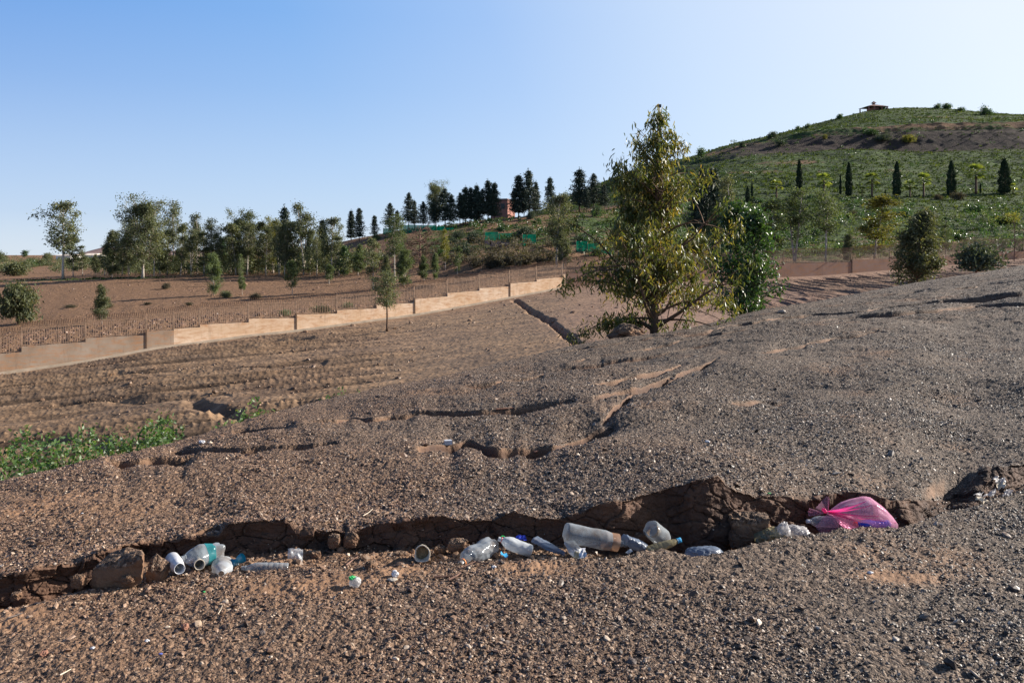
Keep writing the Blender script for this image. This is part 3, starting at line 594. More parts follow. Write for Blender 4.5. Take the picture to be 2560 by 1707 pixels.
# ------------------------------------------------------------------ gravel and clods (uncountable)
def gn_scatter(name, P, rot, scl, tint, mat, kinds=3, rough=0.45, sub=1, label=None):
    me = bpy.data.meshes.new(name); me.vertices.add(len(P)); me.vertices.foreach_set("co", np.asarray(P, np.float32).ravel())
    for nm, arr in (("rot", rot), ("scl", scl)):
        a = me.attributes.new(nm, 'FLOAT_VECTOR', 'POINT'); a.data.foreach_set("vector", np.asarray(arr, np.float32).ravel())
    a = me.attributes.new("tint", 'FLOAT', 'POINT'); a.data.foreach_set("value", np.asarray(tint, np.float32))
    o = mobj(name, me, mat); g = bpy.data.node_groups.new(name + "_nodes", 'GeometryNodeTree')
    g.interface.new_socket("Geometry", in_out='INPUT', socket_type='NodeSocketGeometry'); g.interface.new_socket("Geometry", in_out='OUTPUT', socket_type='NodeSocketGeometry')
    n = g.nodes; L = g.links.new; gi = n.new("NodeGroupInput"); go = n.new("NodeGroupOutput"); join = n.new("GeometryNodeGeometryToInstance")
    for k in range(kinds):
        ico = n.new("GeometryNodeMeshIcoSphere"); ico.inputs["Radius"].default_value = 1.0; ico.inputs["Subdivisions"].default_value = sub
        sp = n.new("GeometryNodeSetPosition"); nz = n.new("ShaderNodeTexNoise"); nz.noise_dimensions = '4D'; nz.inputs["W"].default_value = k * 7.3 + 1; nz.inputs["Scale"].default_value = 0.9
        vm = n.new("ShaderNodeVectorMath"); vm.operation = 'MULTIPLY_ADD'; vm.inputs[1].default_value = (rough * 3,) * 3; vm.inputs[2].default_value = (-rough * 1.5,) * 3
        L(ico.outputs["Mesh"], sp.inputs[0]); L(nz.outputs["Color"], vm.inputs[0]); L(vm.outputs[0], sp.inputs["Offset"])
        sm = n.new("GeometryNodeSetMaterial"); sm.inputs["Material"].default_value = mat; L(sp.outputs[0], sm.inputs[0]); L(sm.outputs[0], join.inputs[0])
    iop = n.new("GeometryNodeInstanceOnPoints"); iop.inputs["Pick Instance"].default_value = True
    L(gi.outputs[0], iop.inputs["Points"]); L(join.outputs[0], iop.inputs["Instance"])
    for nm, s in (("rot", "Rotation"), ("scl", "Scale")):
        na = n.new("GeometryNodeInputNamedAttribute"); na.data_type = 'FLOAT_VECTOR'; na.inputs["Name"].default_value = nm; L(na.outputs[0], iop.inputs[s])
    L(iop.outputs[0], go.inputs[0])
    md = o.modifiers.new("scatter", 'NODES'); md.node_group = g
    tag(o, label, None, None, 'stuff'); return o
def chip_mat(name, stops, greys):
    m, nt, b = new_mat(name); t = attr(nt, "tint", 'INSTANCER'); oi = nt.nodes.new("ShaderNodeObjectInfo")
    col = mixc(nt, t, ramp(nt, oi.outputs["Random"], stops), ramp(nt, oi.outputs["Random"], greys))
    nt.links.new(col, b.inputs["Base Color"]); b.inputs["Roughness"].default_value = 0.5; b.inputs["Specular IOR Level"].default_value = 0.32
    return m
M['chip'] = chip_mat("shale_chips", [(0, (0.035, 0.021, 0.017)), (0.3, (0.085, 0.048, 0.032)), (0.6, (0.19, 0.108, 0.066)), (0.85, (0.30, 0.19, 0.125)), (0.96, (0.36, 0.26, 0.18)), (1, (0.48, 0.38, 0.29))],
                     [(0, (0.022, 0.018, 0.016)), (0.4, (0.06, 0.047, 0.039)), (0.75, (0.15, 0.117, 0.09)), (0.93, (0.25, 0.20, 0.16)), (1, (0.42, 0.36, 0.3))])
rng = np.random.default_rng(7)
def sample_grid(X, Y, Z, wt, n, extra=()):
    a = wt[:-1, :-1].ravel().astype(float); c = np.cumsum(a); idx = np.searchsorted(c, rng.random(n) * c[-1]); idx = np.clip(idx, 0, len(a) - 1)
    nc = X.shape[1] - 1; r, q = idx // nc, idx % nc; s, t = rng.random(n), rng.random(n)
    def bl(G): return (G[r, q] * (1 - s) + G[r + 1, q] * s) * (1 - t) + (G[r, q + 1] * (1 - s) + G[r + 1, q + 1] * s) * t
    return np.stack([bl(X), bl(Y), bl(Z)], -1), [G[r, q] for G in extra]
areaN = np.abs(np.gradient(Yn, axis=0)) * np.abs(np.gradient(Xn, axis=1))
n0 = normals(Xn, Yn, Zn)
rho = np.where(Yn < 5.5, 1.0, (5.5 / Yn) ** 2.0) * np.where(n0[..., 2] > .62, 1, 0.10) * (Sn < 6.985 + 0 * Sn) * (Yn > 2.3) * (1 - .75 * np.clip(bareN, 0, 1))
patch = sstep(-.35, .2, fbm(Xn * .9, Yn * .9, oct=5, seed=111)); rho = rho * (0.22 + 1.0 * patch)
inv = (Sn >= 6) & (tS > .985); rho = np.where(inv, 0, rho)
rho = rho * np.where((uC > -320) & (uC < 2900), 1.0, .12)[None, :]
NCH = 410000
P, (gy, yy) = sample_grid(Xn, Yn, Zn, areaN * rho, NCH, (greyN, Yn))
sz = np.exp(rng.normal(0, .42, NCH)) * 0.0042 * (np.clip(yy, 4.4, 40) / 4.8) ** .12
big = rng.random(NCH) < .012; sz = np.where(big, sz * 2.0, sz); sz = np.minimum(sz, .035 * np.clip(yy / 7, 1, 3))
scl = np.stack([sz * rng.uniform(.9, 1.7, NCH), sz * rng.uniform(.7, 1.2, NCH), sz * rng.uniform(.2, .6, NCH)], -1)
rot = np.stack([rng.normal(0, .45, NCH), rng.normal(0, .45, NCH), rng.uniform(0, 6.28, NCH)], -1)
P[:, 2] += scl[:, 2] * .35
gn_scatter("gravel", P, rot, scl, np.clip(gy + rng.normal(0, .15, NCH), 0, 1), M['chip'], 4, .5, label="brown and grey shale chips covering the near slope")
# soil clods over the ploughed field and along the fence foot
M['clod'] = chip_mat("soil_clods", [(0, (0.09, 0.052, 0.03)), (1, (0.24, 0.145, 0.085))], [(0, (0.09, 0.048, 0.032)), (1, (0.21, 0.115, 0.075))])
aF = np.abs(np.gradient(Yf, axis=0)) * np.abs(np.gradient(Xf, axis=1))
n1 = 6000
wF = aF * (Sf < 1.97) * (20 / Yf) ** 1.0 * (0.25 + 1.6 * (fbm(Xf * .25, Yf * .5, oct=3, seed=112) > 0.02)) * (0.15 + 2.5 * (fur < -.2) * furm)
wF = wF * np.where((uF > -290) & (uF < 2800), 1.0, .1)[None, :]
P1, (rd,) = sample_grid(Xf, Yf, Zf, wF, n1, (np.clip(redF, 0, 1),))
s1 = np.exp(rng.normal(0, .5, n1)) * .036 * np.clip(P1[:, 1] / 35, .7, 1.6)
aH = np.abs(np.gradient(Yh, axis=0)) * np.abs(np.gradient(Xh, axis=1))
n2 = 7000
P2, _ = sample_grid(Xh, Yh, Zh, aH * np.where(Sh < .12, 1.0, 0.018) * (Sh < 1.0) * (Sh > .004), n2)
s2 = np.exp(rng.normal(0, .5, n2)) * .06
s_ = np.concatenate([s1, s2]); PP = np.vstack([P1, P2]); nn = len(s_)
sc = np.stack([s_ * rng.uniform(.8, 1.5, nn), s_ * rng.uniform(.7, 1.2, nn), s_ * rng.uniform(.5, .9, nn)], -1)
gn_scatter("soil_clods", PP, np.stack([rng.normal(0, .4, nn), rng.normal(0, .4, nn), rng.uniform(0, 6.28, nn)], -1), sc, np.concatenate([rd, np.ones(n2) * .7]), M['clod'], 3, .4, label="loose brown soil clods over the ploughed field")

# ------------------------------------------------------------------ plants
def leafset(C, n, sig, ll, lw, droop, rg, curved=False, upw=0.0, wts=None, flat=0.0):
    """n leaves gathered round the points C; returns verts, quads, tint per face"""
    C = np.asarray(C, float); k = rg.choice(len(C), n, p=wts); sig = np.broadcast_to(np.asarray(sig, float), (3,))
    p = C[k] + rg.normal(0, 1, (n, 3)) * sig
    d = rg.normal(0, 1, (n, 3)); d /= np.linalg.norm(d, axis=1)[:, None]
    d = d * (1 - abs(droop)) + np.array([0, 0, -1.0]) * droop + np.array([0, 0, 1.0]) * upw
    d /= np.linalg.norm(d, axis=1)[:, None] + 1e-9
    q = rg.normal(0, 1, (n, 3)); w_ = np.cross(d, q); w_ /= np.linalg.norm(w_, axis=1)[:, None] + 1e-9
    L = ll * rg.uniform(.6, 1.25, n)[:, None]; W = lw * rg.uniform(.7, 1.2, n)[:, None] * .5
    ct = rg.random(len(C))[k] * .5 + rg.random(n) * .5
    if not curved:
        V = np.stack([p, p + d * L * .45 + w_ * W, p + d * L, p + d * L * .45 - w_ * W], 1)
        return V.reshape(-1, 3), np.arange(n * 4).reshape(-1, 4), ct
    side = np.cross(w_, d); b1 = side * L * rg.uniform(-.12, .2, n)[:, None]
    V = np.stack([p, p + d * L * .3 + w_ * W + b1 * .8, p + d * L * .3 - w_ * W + b1 * .8, p + d * L * .68 + w_ * W * .8 + b1, p + d * L * .68 - w_ * W * .8 + b1, p + d * L], 1)
    i = np.arange(n)[:, None] * 6
    Q = np.concatenate([i + np.array([[1, 2, 4, 3]])], 0); T = np.concatenate([i + np.array([[0, 2, 1]]), i + np.array([[3, 4, 5]])], 0)
    return V.reshape(-1, 3), (Q, T), np.concatenate([ct, ct, ct])
def skeleton(rg, Ht, prof, lo, nl, lean=(0, 0), r0=.06, elev=(25, 60), stems=1, wob=.03, twigs=3, curl=.12, spread=.25, lv=(.65, 1.1)):
    """tapered trunk(s), limbs and twigs; returns mesh builder and leaf anchor points"""
    mb = MB(); C = []
    for s in range(stems):
        a0 = rg.uniform(0, 6.28); hs = Ht * (1 if s == 0 else rg.uniform(.75, .95)); m = 11; t = np.linspace(0, 1, m)
        off = np.array([math.cos(a0), math.sin(a0)]) * (0 if stems == 1 else spread) * hs * .35
        P = np.stack([lean[0] * t ** 1.3 * hs + off[0] * t + np.cumsum(rg.normal(0, wob * hs / m, m)) * (t > 0), lean[1] * t ** 1.3 * hs + off[1] * t + np.cumsum(rg.normal(0, wob * hs / m, m)) * (t > 0), t * hs * .97 - .05 * (t == 0)], -1)
        rr = r0 * (1 - t) ** .75 + r0 * .06; rr[0] *= 1.25
        mb.tube(P, rr, 7)
        n = nl // stems; ga = rg.uniform(0, 6.28)
        for i in range(n):
            f = lo + (1 - lo) * ((i + rg.uniform(0, 1)) / n); f = min(f, .985)
            c = np.array([np.interp(f, t, P[:, j]) for j in range(3)])
            ga += 2.4 + rg.normal(0, .3); e = math.radians(rg.uniform(*elev)); ln = prof(f) * Ht * rg.uniform(*lv)
            d = np.array([math.cos(ga) * math.cos(e), math.sin(ga) * math.cos(e), math.sin(e)])
            ln = ln / max(.35, math.cos(e)) * .9
            u_ = np.linspace(0, 1, 6)[:, None]
            Q = c + d * ln * u_ + np.array([0, 0, -1]) * curl * ln * u_ ** 2.2 + np.cumsum(rg.normal(0, .03 * ln, (6, 3)), 0) * (u_ > 0)
            rb = max(np.interp(f, t, rr) * .5, r0 * .08)
            mb.tube(Q, np.linspace(rb, rb * .25, 6), 4, False)
            for k in range(2, 6): C.append(Q[k])
            C.append(Q[-1])
            for k in range(twigs):
                b = Q[rg.integers(1, 5)]; dd = d + rg.normal(0, .75, 3); dd /= np.linalg.norm(dd); tl = ln * rg.uniform(.25, .5)
                uu = np.linspace(0, 1, 4)[:, None]; W = b + dd * tl * uu - np.array([0, 0, 1]) * .25 * tl * uu ** 2
                mb.tube(W, np.linspace(rb * .4, rb * .12, 4), 3, False); C.append(W[-1]); C.append(W[2])
        C.append(P[-1]); C.append(P[-2])
    return mb, np.array(C)
def crown_mesh(name, C, n, sig, ll, lw, droop, rg, curved=False, **k):
    V, Q, T = leafset(C, n, sig, ll, lw, droop, rg, curved, **k)
    if curved: return np_mesh(name, V, Q[0], Q[1], False, None, dict(tint=T))
    return np_mesh(name, V, Q, None, False, None, dict(tint=T))
def clump(C, rg, H, keep=.62):
    nz = fbm(C[:, 0] * 9 / H, C[:, 1] * 9 / H, C[:, 2] * 9 / H, 2, int(rg.integers(1000))); return C[nz > np.quantile(nz, 1 - keep)]
def wgt(n, rg):
    w_ = np.exp(rg.normal(0, .7, n)); return w_ / w_.sum()
def gum_proto(seed, H=10., prof=None, lo=.35, nl=34, nleaf=2600, sig=.42, ll=.34, lw=.14, droop=.45, lean=(0, 0), r0=.13, stems=1, elev=(25, 65), twigs=3, curl=.12):
    rg = np.random.default_rng(seed); mb, C = skeleton(rg, H, prof, lo, nl, lean, r0, elev, stems, twigs=twigs, curl=curl)
    C = clump(C, rg, H, .75); return mb.mesh("trunk", True), crown_mesh("crown", C, int(nleaf * 1.9), (sig * .72, sig * .72, sig * .65), ll * .85, lw * .9, droop, rg, wts=wgt(len(C), rg))
pf = lambda *a: (lambda f: float(np.interp(f, [x for x, _ in a], [y for _, y in a])))
PR = {}
PR['tall'] = [gum_proto(1, prof=pf((.35, .10), (.55, .20), (.8, .17), (1, .04)), lean=(-.10, 0), nleaf=2300, sig=.38), gum_proto(2, prof=pf((.35, .12), (.6, .17), (.85, .14), (1, .04)), lean=(.06, 0), nleaf=2000, stems=2), gum_proto(3, prof=pf((.4, .13), (.65, .19), (.9, .14), (1, .05)), lo=.42, nleaf=1700, sig=.45)]
PR['dense'] = [gum_proto(4, prof=pf((.2, .20), (.4, .33), (.7, .30), (.9, .17), (1, .06)), lo=.22, nl=60, nleaf=8500, sig=.5, r0=.17), gum_proto(5, prof=pf((.2, .18), (.4, .27), (.75, .22), (1, .05)), lo=.2, nl=46, nleaf=6000, sig=.48, lean=(.05, 0), stems=2)]
PR['slim'] = [gum_proto(6, prof=pf((.25, .08), (.5, .13), (.8, .09), (1, .03)), lo=.25, nl=30, nleaf=1500, sig=.36, r0=.09), gum_proto(7, prof=pf((.15, .10), (.5, .14), (.85, .10), (1, .03)), lo=.15, nl=30, nleaf=2100, sig=.34, r0=.09, lean=(.08, 0))]
PR['bushy'] = [gum_proto(8, prof=pf((.05, .16), (.35, .24), (.7, .19), (1, .05)), lo=.06, nl=44, nleaf=5200, sig=.5, ll=.42, lw=.17, r0=.1), gum_proto(9, prof=pf((.05, .20), (.3, .26), (.6, .17), (1, .04)), lo=.08, nl=44, nleaf=4600, sig=.45, ll=.42, lw=.17, r0=.1, stems=2)]
PR['young'] = [gum_proto(10, prof=pf((.3, .12), (.55, .22), (.8, .18), (1, .05)), lo=.33, nl=26, nleaf=1500, sig=.5, ll=.6, lw=.24, r0=.13), gum_proto(11, prof=pf((.2, .14), (.5, .22), (.8, .15), (1, .05)), lo=.25, nl=26, nleaf=1500, sig=.5, ll=.6, lw=.24, r0=.12)]
def conifer(seed, H=10., R=.34, lo=.14, dens=1.0, ragged=.35):
    rg = np.random.default_rng(seed); mb = MB(); t = np.linspace(0, 1, 8)
    P = np.stack([np.cumsum(rg.normal(0, .02, 8)), np.cumsum(rg.normal(0, .02, 8)), t * H], -1); mb.tube(P, .14 * (1 - t) + .02, 6); C = []; Wt = []
    z = lo * H
    while z < H * .985:
        f = z / H; L = R * H * (1 - (f - lo) / (1 - lo)) ** .75 * rg.uniform(1 - ragged, 1 + ragged * .6) + .12; nb = 7; a0 = rg.uniform(0, 6)
        for k in range(nb):
            a = a0 + k * 6.283 / nb + rg.normal(0, .2); l = L * rg.uniform(.55, 1.15); up = rg.uniform(-.05, .3)
            Q = np.array([P[0] * 0 + [0, 0, z], [math.cos(a) * l * .5, math.sin(a) * l * .5, z + up * l * .3], [math.cos(a) * l, math.sin(a) * l, z + up * l * .55]])
            mb.tube(Q, [.035, .02, .01], 3, False)
            for s in np.arange(.12, 1.01, .16 if l > .6 else .3): C.append(Q[0] * (1 - s) + Q[2] * s + np.array([0, 0, .03]))
        z += H * .05 * rg.uniform(.7, 1.35)
    C.append(np.array([0, 0, H])); C = np.array(C)
    return mb.mesh("trunk", True), crown_mesh("crown", C, int(len(C) * 8 * dens), (.17, .17, .10), .42, .16, .1, rg)
PR['conifer'] = [conifer(21), conifer(22, R=.28, lo=.2), conifer(23, R=.36, lo=.25, ragged=.5), conifer(24, R=.25, lo=.1, dens=1.2), conifer(25, R=.46, lo=.22, ragged=.5, dens=1.2)]
def cypress(seed, H=7., R=.10):
    rg = np.random.default_rng(seed); mb = MB(); mb.tube([[0, 0, -.1], [0, 0, H * .5], [0, 0, H * .97]], [.14, .08, .01], 6)
    n = 5200; t = rg.random(n) ** 1.15; r = np.interp(t, [0, .05, .25, .6, .85, 1], [.55, .8, 1, .8, .42, .02]) * R * H * (1 + .15 * np.sin(t * 23 + rg.normal(0, .2, n)))
    a = rg.uniform(0, 6.28, n); rr = r * rg.uniform(.72, 1.02, n); C = np.stack([rr * np.cos(a), rr * np.sin(a), .12 + t * (H - .2)], -1)
    V, Q, T = leafset(C, n, .02, .32, .13, 0, rg, upw=1.3); return mb.mesh("trunk", True), np_mesh("crown", V, Q, None, False, None, dict(tint=T))
PR['cypress'] = [cypress(31), cypress(32, R=.125), cypress(33, R=.08)]
def palm(seed, H=4.4):
    rg = np.random.default_rng(seed); tr = MB(); t = np.linspace(0, 1, 7); tr.tube(np.stack([t * 0, t * 0, t * H * .72], -1), .17 + .05 * (1 - t) + .04 * (t > .8), 8)
    V, T, tt = [], [], []; top = np.array([0, 0, H * .74]); n = 0
    for i in range(30):
        a = i * 2.4 + rg.normal(0, .1); e = math.radians(rg.uniform(-40, 80)); d = np.array([math.cos(a) * math.cos(e), math.sin(a) * math.cos(e), math.sin(e)]); pl = rg.uniform(.75, .95)
        h = top + d * pl; side = np.cross(d, [0, 0, 1]); side /= np.linalg.norm(side); up = np.cross(side, d); ti = rg.random() * .5
        V += [top - side * .02, top + side * .02, h]; T.append([n, n + 1, n + 2]); n += 3; tt.append(ti)
        for b in np.linspace(-1.15, 1.15, 11):
            bd = d * math.cos(b) + side * math.sin(b); L = rg.uniform(.95, 1.2) * (1 - .12 * abs(b)); tip = h + bd * L - np.array([0, 0, 1]) * .16 * L; ww = np.cross(bd, up) * .06
            m_ = h + bd * L * .5; V += [h, m_ + ww, tip, m_ - ww]; T += [[n, n + 1, n + 2], [n, n + 2, n + 3]]; tt += [ti + .4 * rg.random()] * 2; n += 4
    return tr.mesh("trunk", True), np_mesh("fronds", V, None, T, False, None, dict(tint=tt))
PR['palm'] = [palm(41), palm(42, 5.2), palm(43, 3.4)]
def shrub(seed, n=1500, R=1.0, hz=.85, ll=.2, lw=.09, stems=8, upw=.35, lumps=14):
    rg = np.random.default_rng(seed); mb = MB(); L = rg.normal(0, 1, (lumps, 3)); L /= np.linalg.norm(L, axis=1)[:, None]; L[:, 2] = np.abs(L[:, 2]); L *= rg.uniform(.3, .72, (lumps, 1)) * R; L[:, 2] *= hz * 1.3; L[:, 2] += .25 * R
    for i in range(stems):
        c = L[i % lumps]; mb.tube([[0, 0, -.05], c * [.4, .4, .5], c], [.035 * R, .022 * R, .008 * R], 4, False)
    V, Q, T = leafset(L, n, (.26 * R, .26 * R, .22 * R), ll * R, lw * R, 0, rg, upw=upw); V[:, 2] = np.maximum(V[:, 2], -.02)
    return mb.mesh("stems", True), np_mesh("crown", V, Q, None, False, None, dict(tint=T))
PR['shrub'] = [shrub(51), shrub(52, 1900, upw=.6), shrub(53, 1200, hz=.6, lumps=9)]
PR['ball'] = [shrub(54, 2200, ll=.13, lw=.09, lumps=26)]
def bare_tree(seed, H=6.):
    rg = np.random.default_rng(seed); tr = MB(); tw = MB()
    P = np.array([[0, 0, -.1], [.05, 0, H * .3], [-.05, .1, H * .6], [.05, 0, H * .95]]); tr.tube(P, [.16, .12, .07, .02], 7)
    def grow(b, d, l, r, dep):
        uu = np.linspace(0, 1, 4)[:, None]; Q = b + d * l * uu + np.cumsum(rg.normal(0, .05 * l, (4, 3)), 0) * (uu > 0); (tr if dep == 0 else tw).tube(Q, np.linspace(r, r * .4, 4), 4 if dep < 2 else 3, False)
        if dep < 3:
            for k in range(5 if dep < 2 else 4):
                dd = d + rg.normal(0, .55, 3); dd /= np.linalg.norm(dd); grow(Q[rg.integers(1, 4)], dd, l * rg.uniform(.4, .62), r * .5, dep + 1)
    for i in range(24):
        f = rg.uniform(.15, .97); a = i * 2.4; e = rg.uniform(-.1, .6); b = np.array([np.interp(f, [0, .33, .66, 1], P[:, j]) for j in range(3)])
        grow(b, np.array([math.cos(a) * math.cos(e), math.sin(a) * math.cos(e), math.sin(e)]), H * .42 * (1.15 - f * .8), .06, 0)
    return tr.mesh("trunk", True), tw.mesh("twigs")
PR['bare'] = [bare_tree(61)]
NOM = dict(tall=10., dense=10., slim=10., bushy=10., young=10., conifer=10., cypress=7., palm=4.6, shrub=1.35, ball=1.35, bare=6.)
GREEN = {}
def mats(me, m):
    """a crown mesh in a given leaf colour, shared between copies"""
    k = (me.name, m.name)
    if k not in GREEN:
        c = me if not len(me.materials) else me.copy()
        c.materials.clear(); c.materials.append(m); GREEN[k] = c
    return GREEN[k]
def plant(name, kind, i, base, h, wf, leaf, bark, label, cat, group=None, rz=None):
    tr, cr = PR[kind][i % len(PR[kind])]; s = h / NOM[kind]
    r = empty(name, base, rz if rz is not None else (hash((round(base[0], 2), kind)) % 628) / 100)
    r.scale = (s * wf, s * wf, s); tag(r, label, cat, group)
    a = bpy.data.objects.new("stem" if kind in ('shrub', 'ball') else "trunk", mats(tr, M[bark])); link(a, r)
    b = bpy.data.objects.new("fronds" if kind == 'palm' else "twigs" if kind == 'bare' else "crown", mats(cr, M[leaf])); link(b, r)
    return r
def up_px(base, vb, vt): return (vb - vt) / F * base[1]
def PL(fn, name, kind, i, u, vb, vt, wf, leaf, bark, label, cat='tree', group=None, rz=None):
    b = fn(u, vb); b.z -= .05; return plant(name, kind, i, b, up_px(b, vb, vt), wf, leaf, bark, label, cat, group, rz)
G1 = "gum trees along the far edge of the bare field"
for u, vb, vt, k, i, wf, leaf, lab in [
    (158, 698, 506, 'tall', 0, 1.25, 'leaf_gum', "tall leaning gum tree standing apart at the left, long bare pale trunk under its crown"),
    (183, 692, 588, 'slim', 1, 1.3, 'leaf_gum', "short gum tree just right of the tall leaning gum at the left"),
    (206, 690, 614, 'slim', 0, 1.5, 'leaf_gum', "low young gum with pale stem in front of the white buildings"),
    (280, 694, 584, 'bushy', 0, .95, 'leaf_gum', "medium leafy gum tree touching the left side of the broad dark gum"),
    (357, 696, 516, 'dense', 0, 1.05, 'leaf_gum', "broad round-crowned gum tree, the largest at the edge of the bare field"),
    (322, 690, 560, 'dense', 1, .8, 'leaf_gum', "darker gum crown pressed against the left side of the broad round gum"),
    (400, 688, 590, 'bushy', 1, .8, 'leaf_gum', "low leafy gum filling the gap right of the broad round gum"),
    (434, 684, 509, 'tall', 2, .85, 'leaf_gum', "very tall thin gum with a small high crown right of the broad round gum"),
    (462, 684, 560, 'slim', 1, 1.2, 'leaf_gum', "small airy gum between two taller white-stemmed gums"),
    (493, 684, 534, 'tall', 1, .8, 'leaf_gum', "thin gum with white twin stems and feathery top"),
    (527, 688, 552, 'tall', 2, 1.0, 'leaf_gum', "gum with a flat open parasol of grey leaves"),
    (557, 684, 598, 'dense', 1, .8, 'leaf_dark', "small dark mop-headed tree behind the gums"),
    (602, 686, 534, 'dense', 1, .95, 'leaf_gum', "dense tapering gum with a pointed double top"),
    (577, 684, 575, 'slim', 0, 1.2, 'leaf_gum', "thin gum leaning on the left of the dense tapering gum"),
    (645, 684, 555, 'slim', 1, 1.3, 'leaf_gum', "wispy gum with see-through crown beside the yellow-tinged gum"),
    (628, 684, 590, 'bushy', 0, .7, 'leaf_gum', "bushy low gum behind the wispy see-through gum"),
    (683, 684, 552, 'dense', 1, .85, 'leaf_yel', "yellow-tinged gum leaning left with a dark trunk"),
    (712, 690, 575, 'dense', 0, .72, 'leaf_gum', "full olive-coloured gum below the black pointed conifer"),
    (760, 688, 508, 'tall', 1, .95, 'leaf_gum', "tallest feathery gum with white stems right of the black pointed conifer"),
    (775, 688, 580, 'bushy', 0, .6, 'leaf_gum', "lower leafy gum under the tallest feathery gum"),
    (829, 690, 546, 'tall', 0, 1.15, 'leaf_gum', "lone curved gum with a rounded crown on a bare dark stem"),
    (813, 690, 600, 'slim', 0, 1.1, 'leaf_gum', "thin straight gum stem beside the lone curved gum"),
    (240, 688, 636, 'bushy', 1, 1.0, 'leaf_gum', "low gum scrub in front of the right-hand white building"),
    (515, 684, 625, 'bushy', 0, .9, 'leaf_gum', "low thicket of gum regrowth under the parasol gum"),
    (440, 684, 625, 'bushy', 1, .9, 'leaf_gum', "low thicket of gum regrowth under the very tall thin gum"),
    (655, 684, 630, 'bushy', 1, .8, 'leaf_gum', "low gum regrowth at the feet of the wispy gum"),
    (735, 684, 622, 'bushy', 1, .7, 'leaf_gum', "low gum regrowth right of the full olive-coloured gum"),
    (860, 690, 620, 'bushy', 0, .9, 'leaf_dark', "dark leafy tree right of the lone curved gum"),
    (895, 690, 612, 'bushy', 1, .9, 'leaf_young', "fresh green leafy tree at the foot of the bare hillside"),
    (262, 690, 612, 'slim', 0, 1.6, 'leaf_gum', "low gum at the left end of the belt, left of the medium leafy one"),
    (305, 690, 600, 'slim', 1, 1.6, 'leaf_gum', "open gum between the medium leafy one and the broad round one"),
    (385, 690, 565, 'tall', 2, 1.0, 'leaf_gum', "gum whose crown joins the right side of the broad round gum"),
    (418, 688, 575, 'slim', 1, 1.5, 'leaf_gum', "gum close under the very tall thin one, on its left"),
    (452, 688, 590, 'tall', 0, 1.0, 'leaf_gum', "gum close under the very tall thin one, on its right"),
    (478, 688, 572, 'tall', 1, 1.0, 'leaf_gum', "gum left of the feathery twin-stemmed one"),
    (510, 688, 580, 'slim', 0, 1.7, 'leaf_gum', "gum between the feathery twin-stemmed one and the parasol one"),
    (545, 688, 590, 'tall', 2, 1.0, 'leaf_gum', "gum right of the parasol one, behind a bushy sapling"),
    (590, 688, 560, 'slim', 1, 1.6, 'leaf_gum', "feathery gum overlapping the left of the dense tapering one"),
    (618, 688, 566, 'tall', 0, 1.0, 'leaf_gum', "feathery gum overlapping the right of the dense tapering one"),
    (665, 688, 570, 'slim', 0, 1.6, 'leaf_gum', "gum between the wispy one and the yellow-tinged one"),
    (698, 688, 560, 'tall', 1, .9, 'leaf_gum', "gum directly left of the black pointed conifer"),
    (738, 688, 556, 'slim', 1, 1.6, 'leaf_gum', "gum between the black pointed conifer and the tallest feathery one"),
    (792, 690, 592, 'tall', 2, 1.0, 'leaf_gum', "gum right of the tallest feathery one, half its height"),
    (848, 690, 592, 'slim', 0, 1.6, 'leaf_gum', "gum right beside the lone curved one, on its right"),
]: PL(H, "gum_tree", k, i, u, vb, vt, wf, leaf, 'palebark', lab, 'tree', G1)
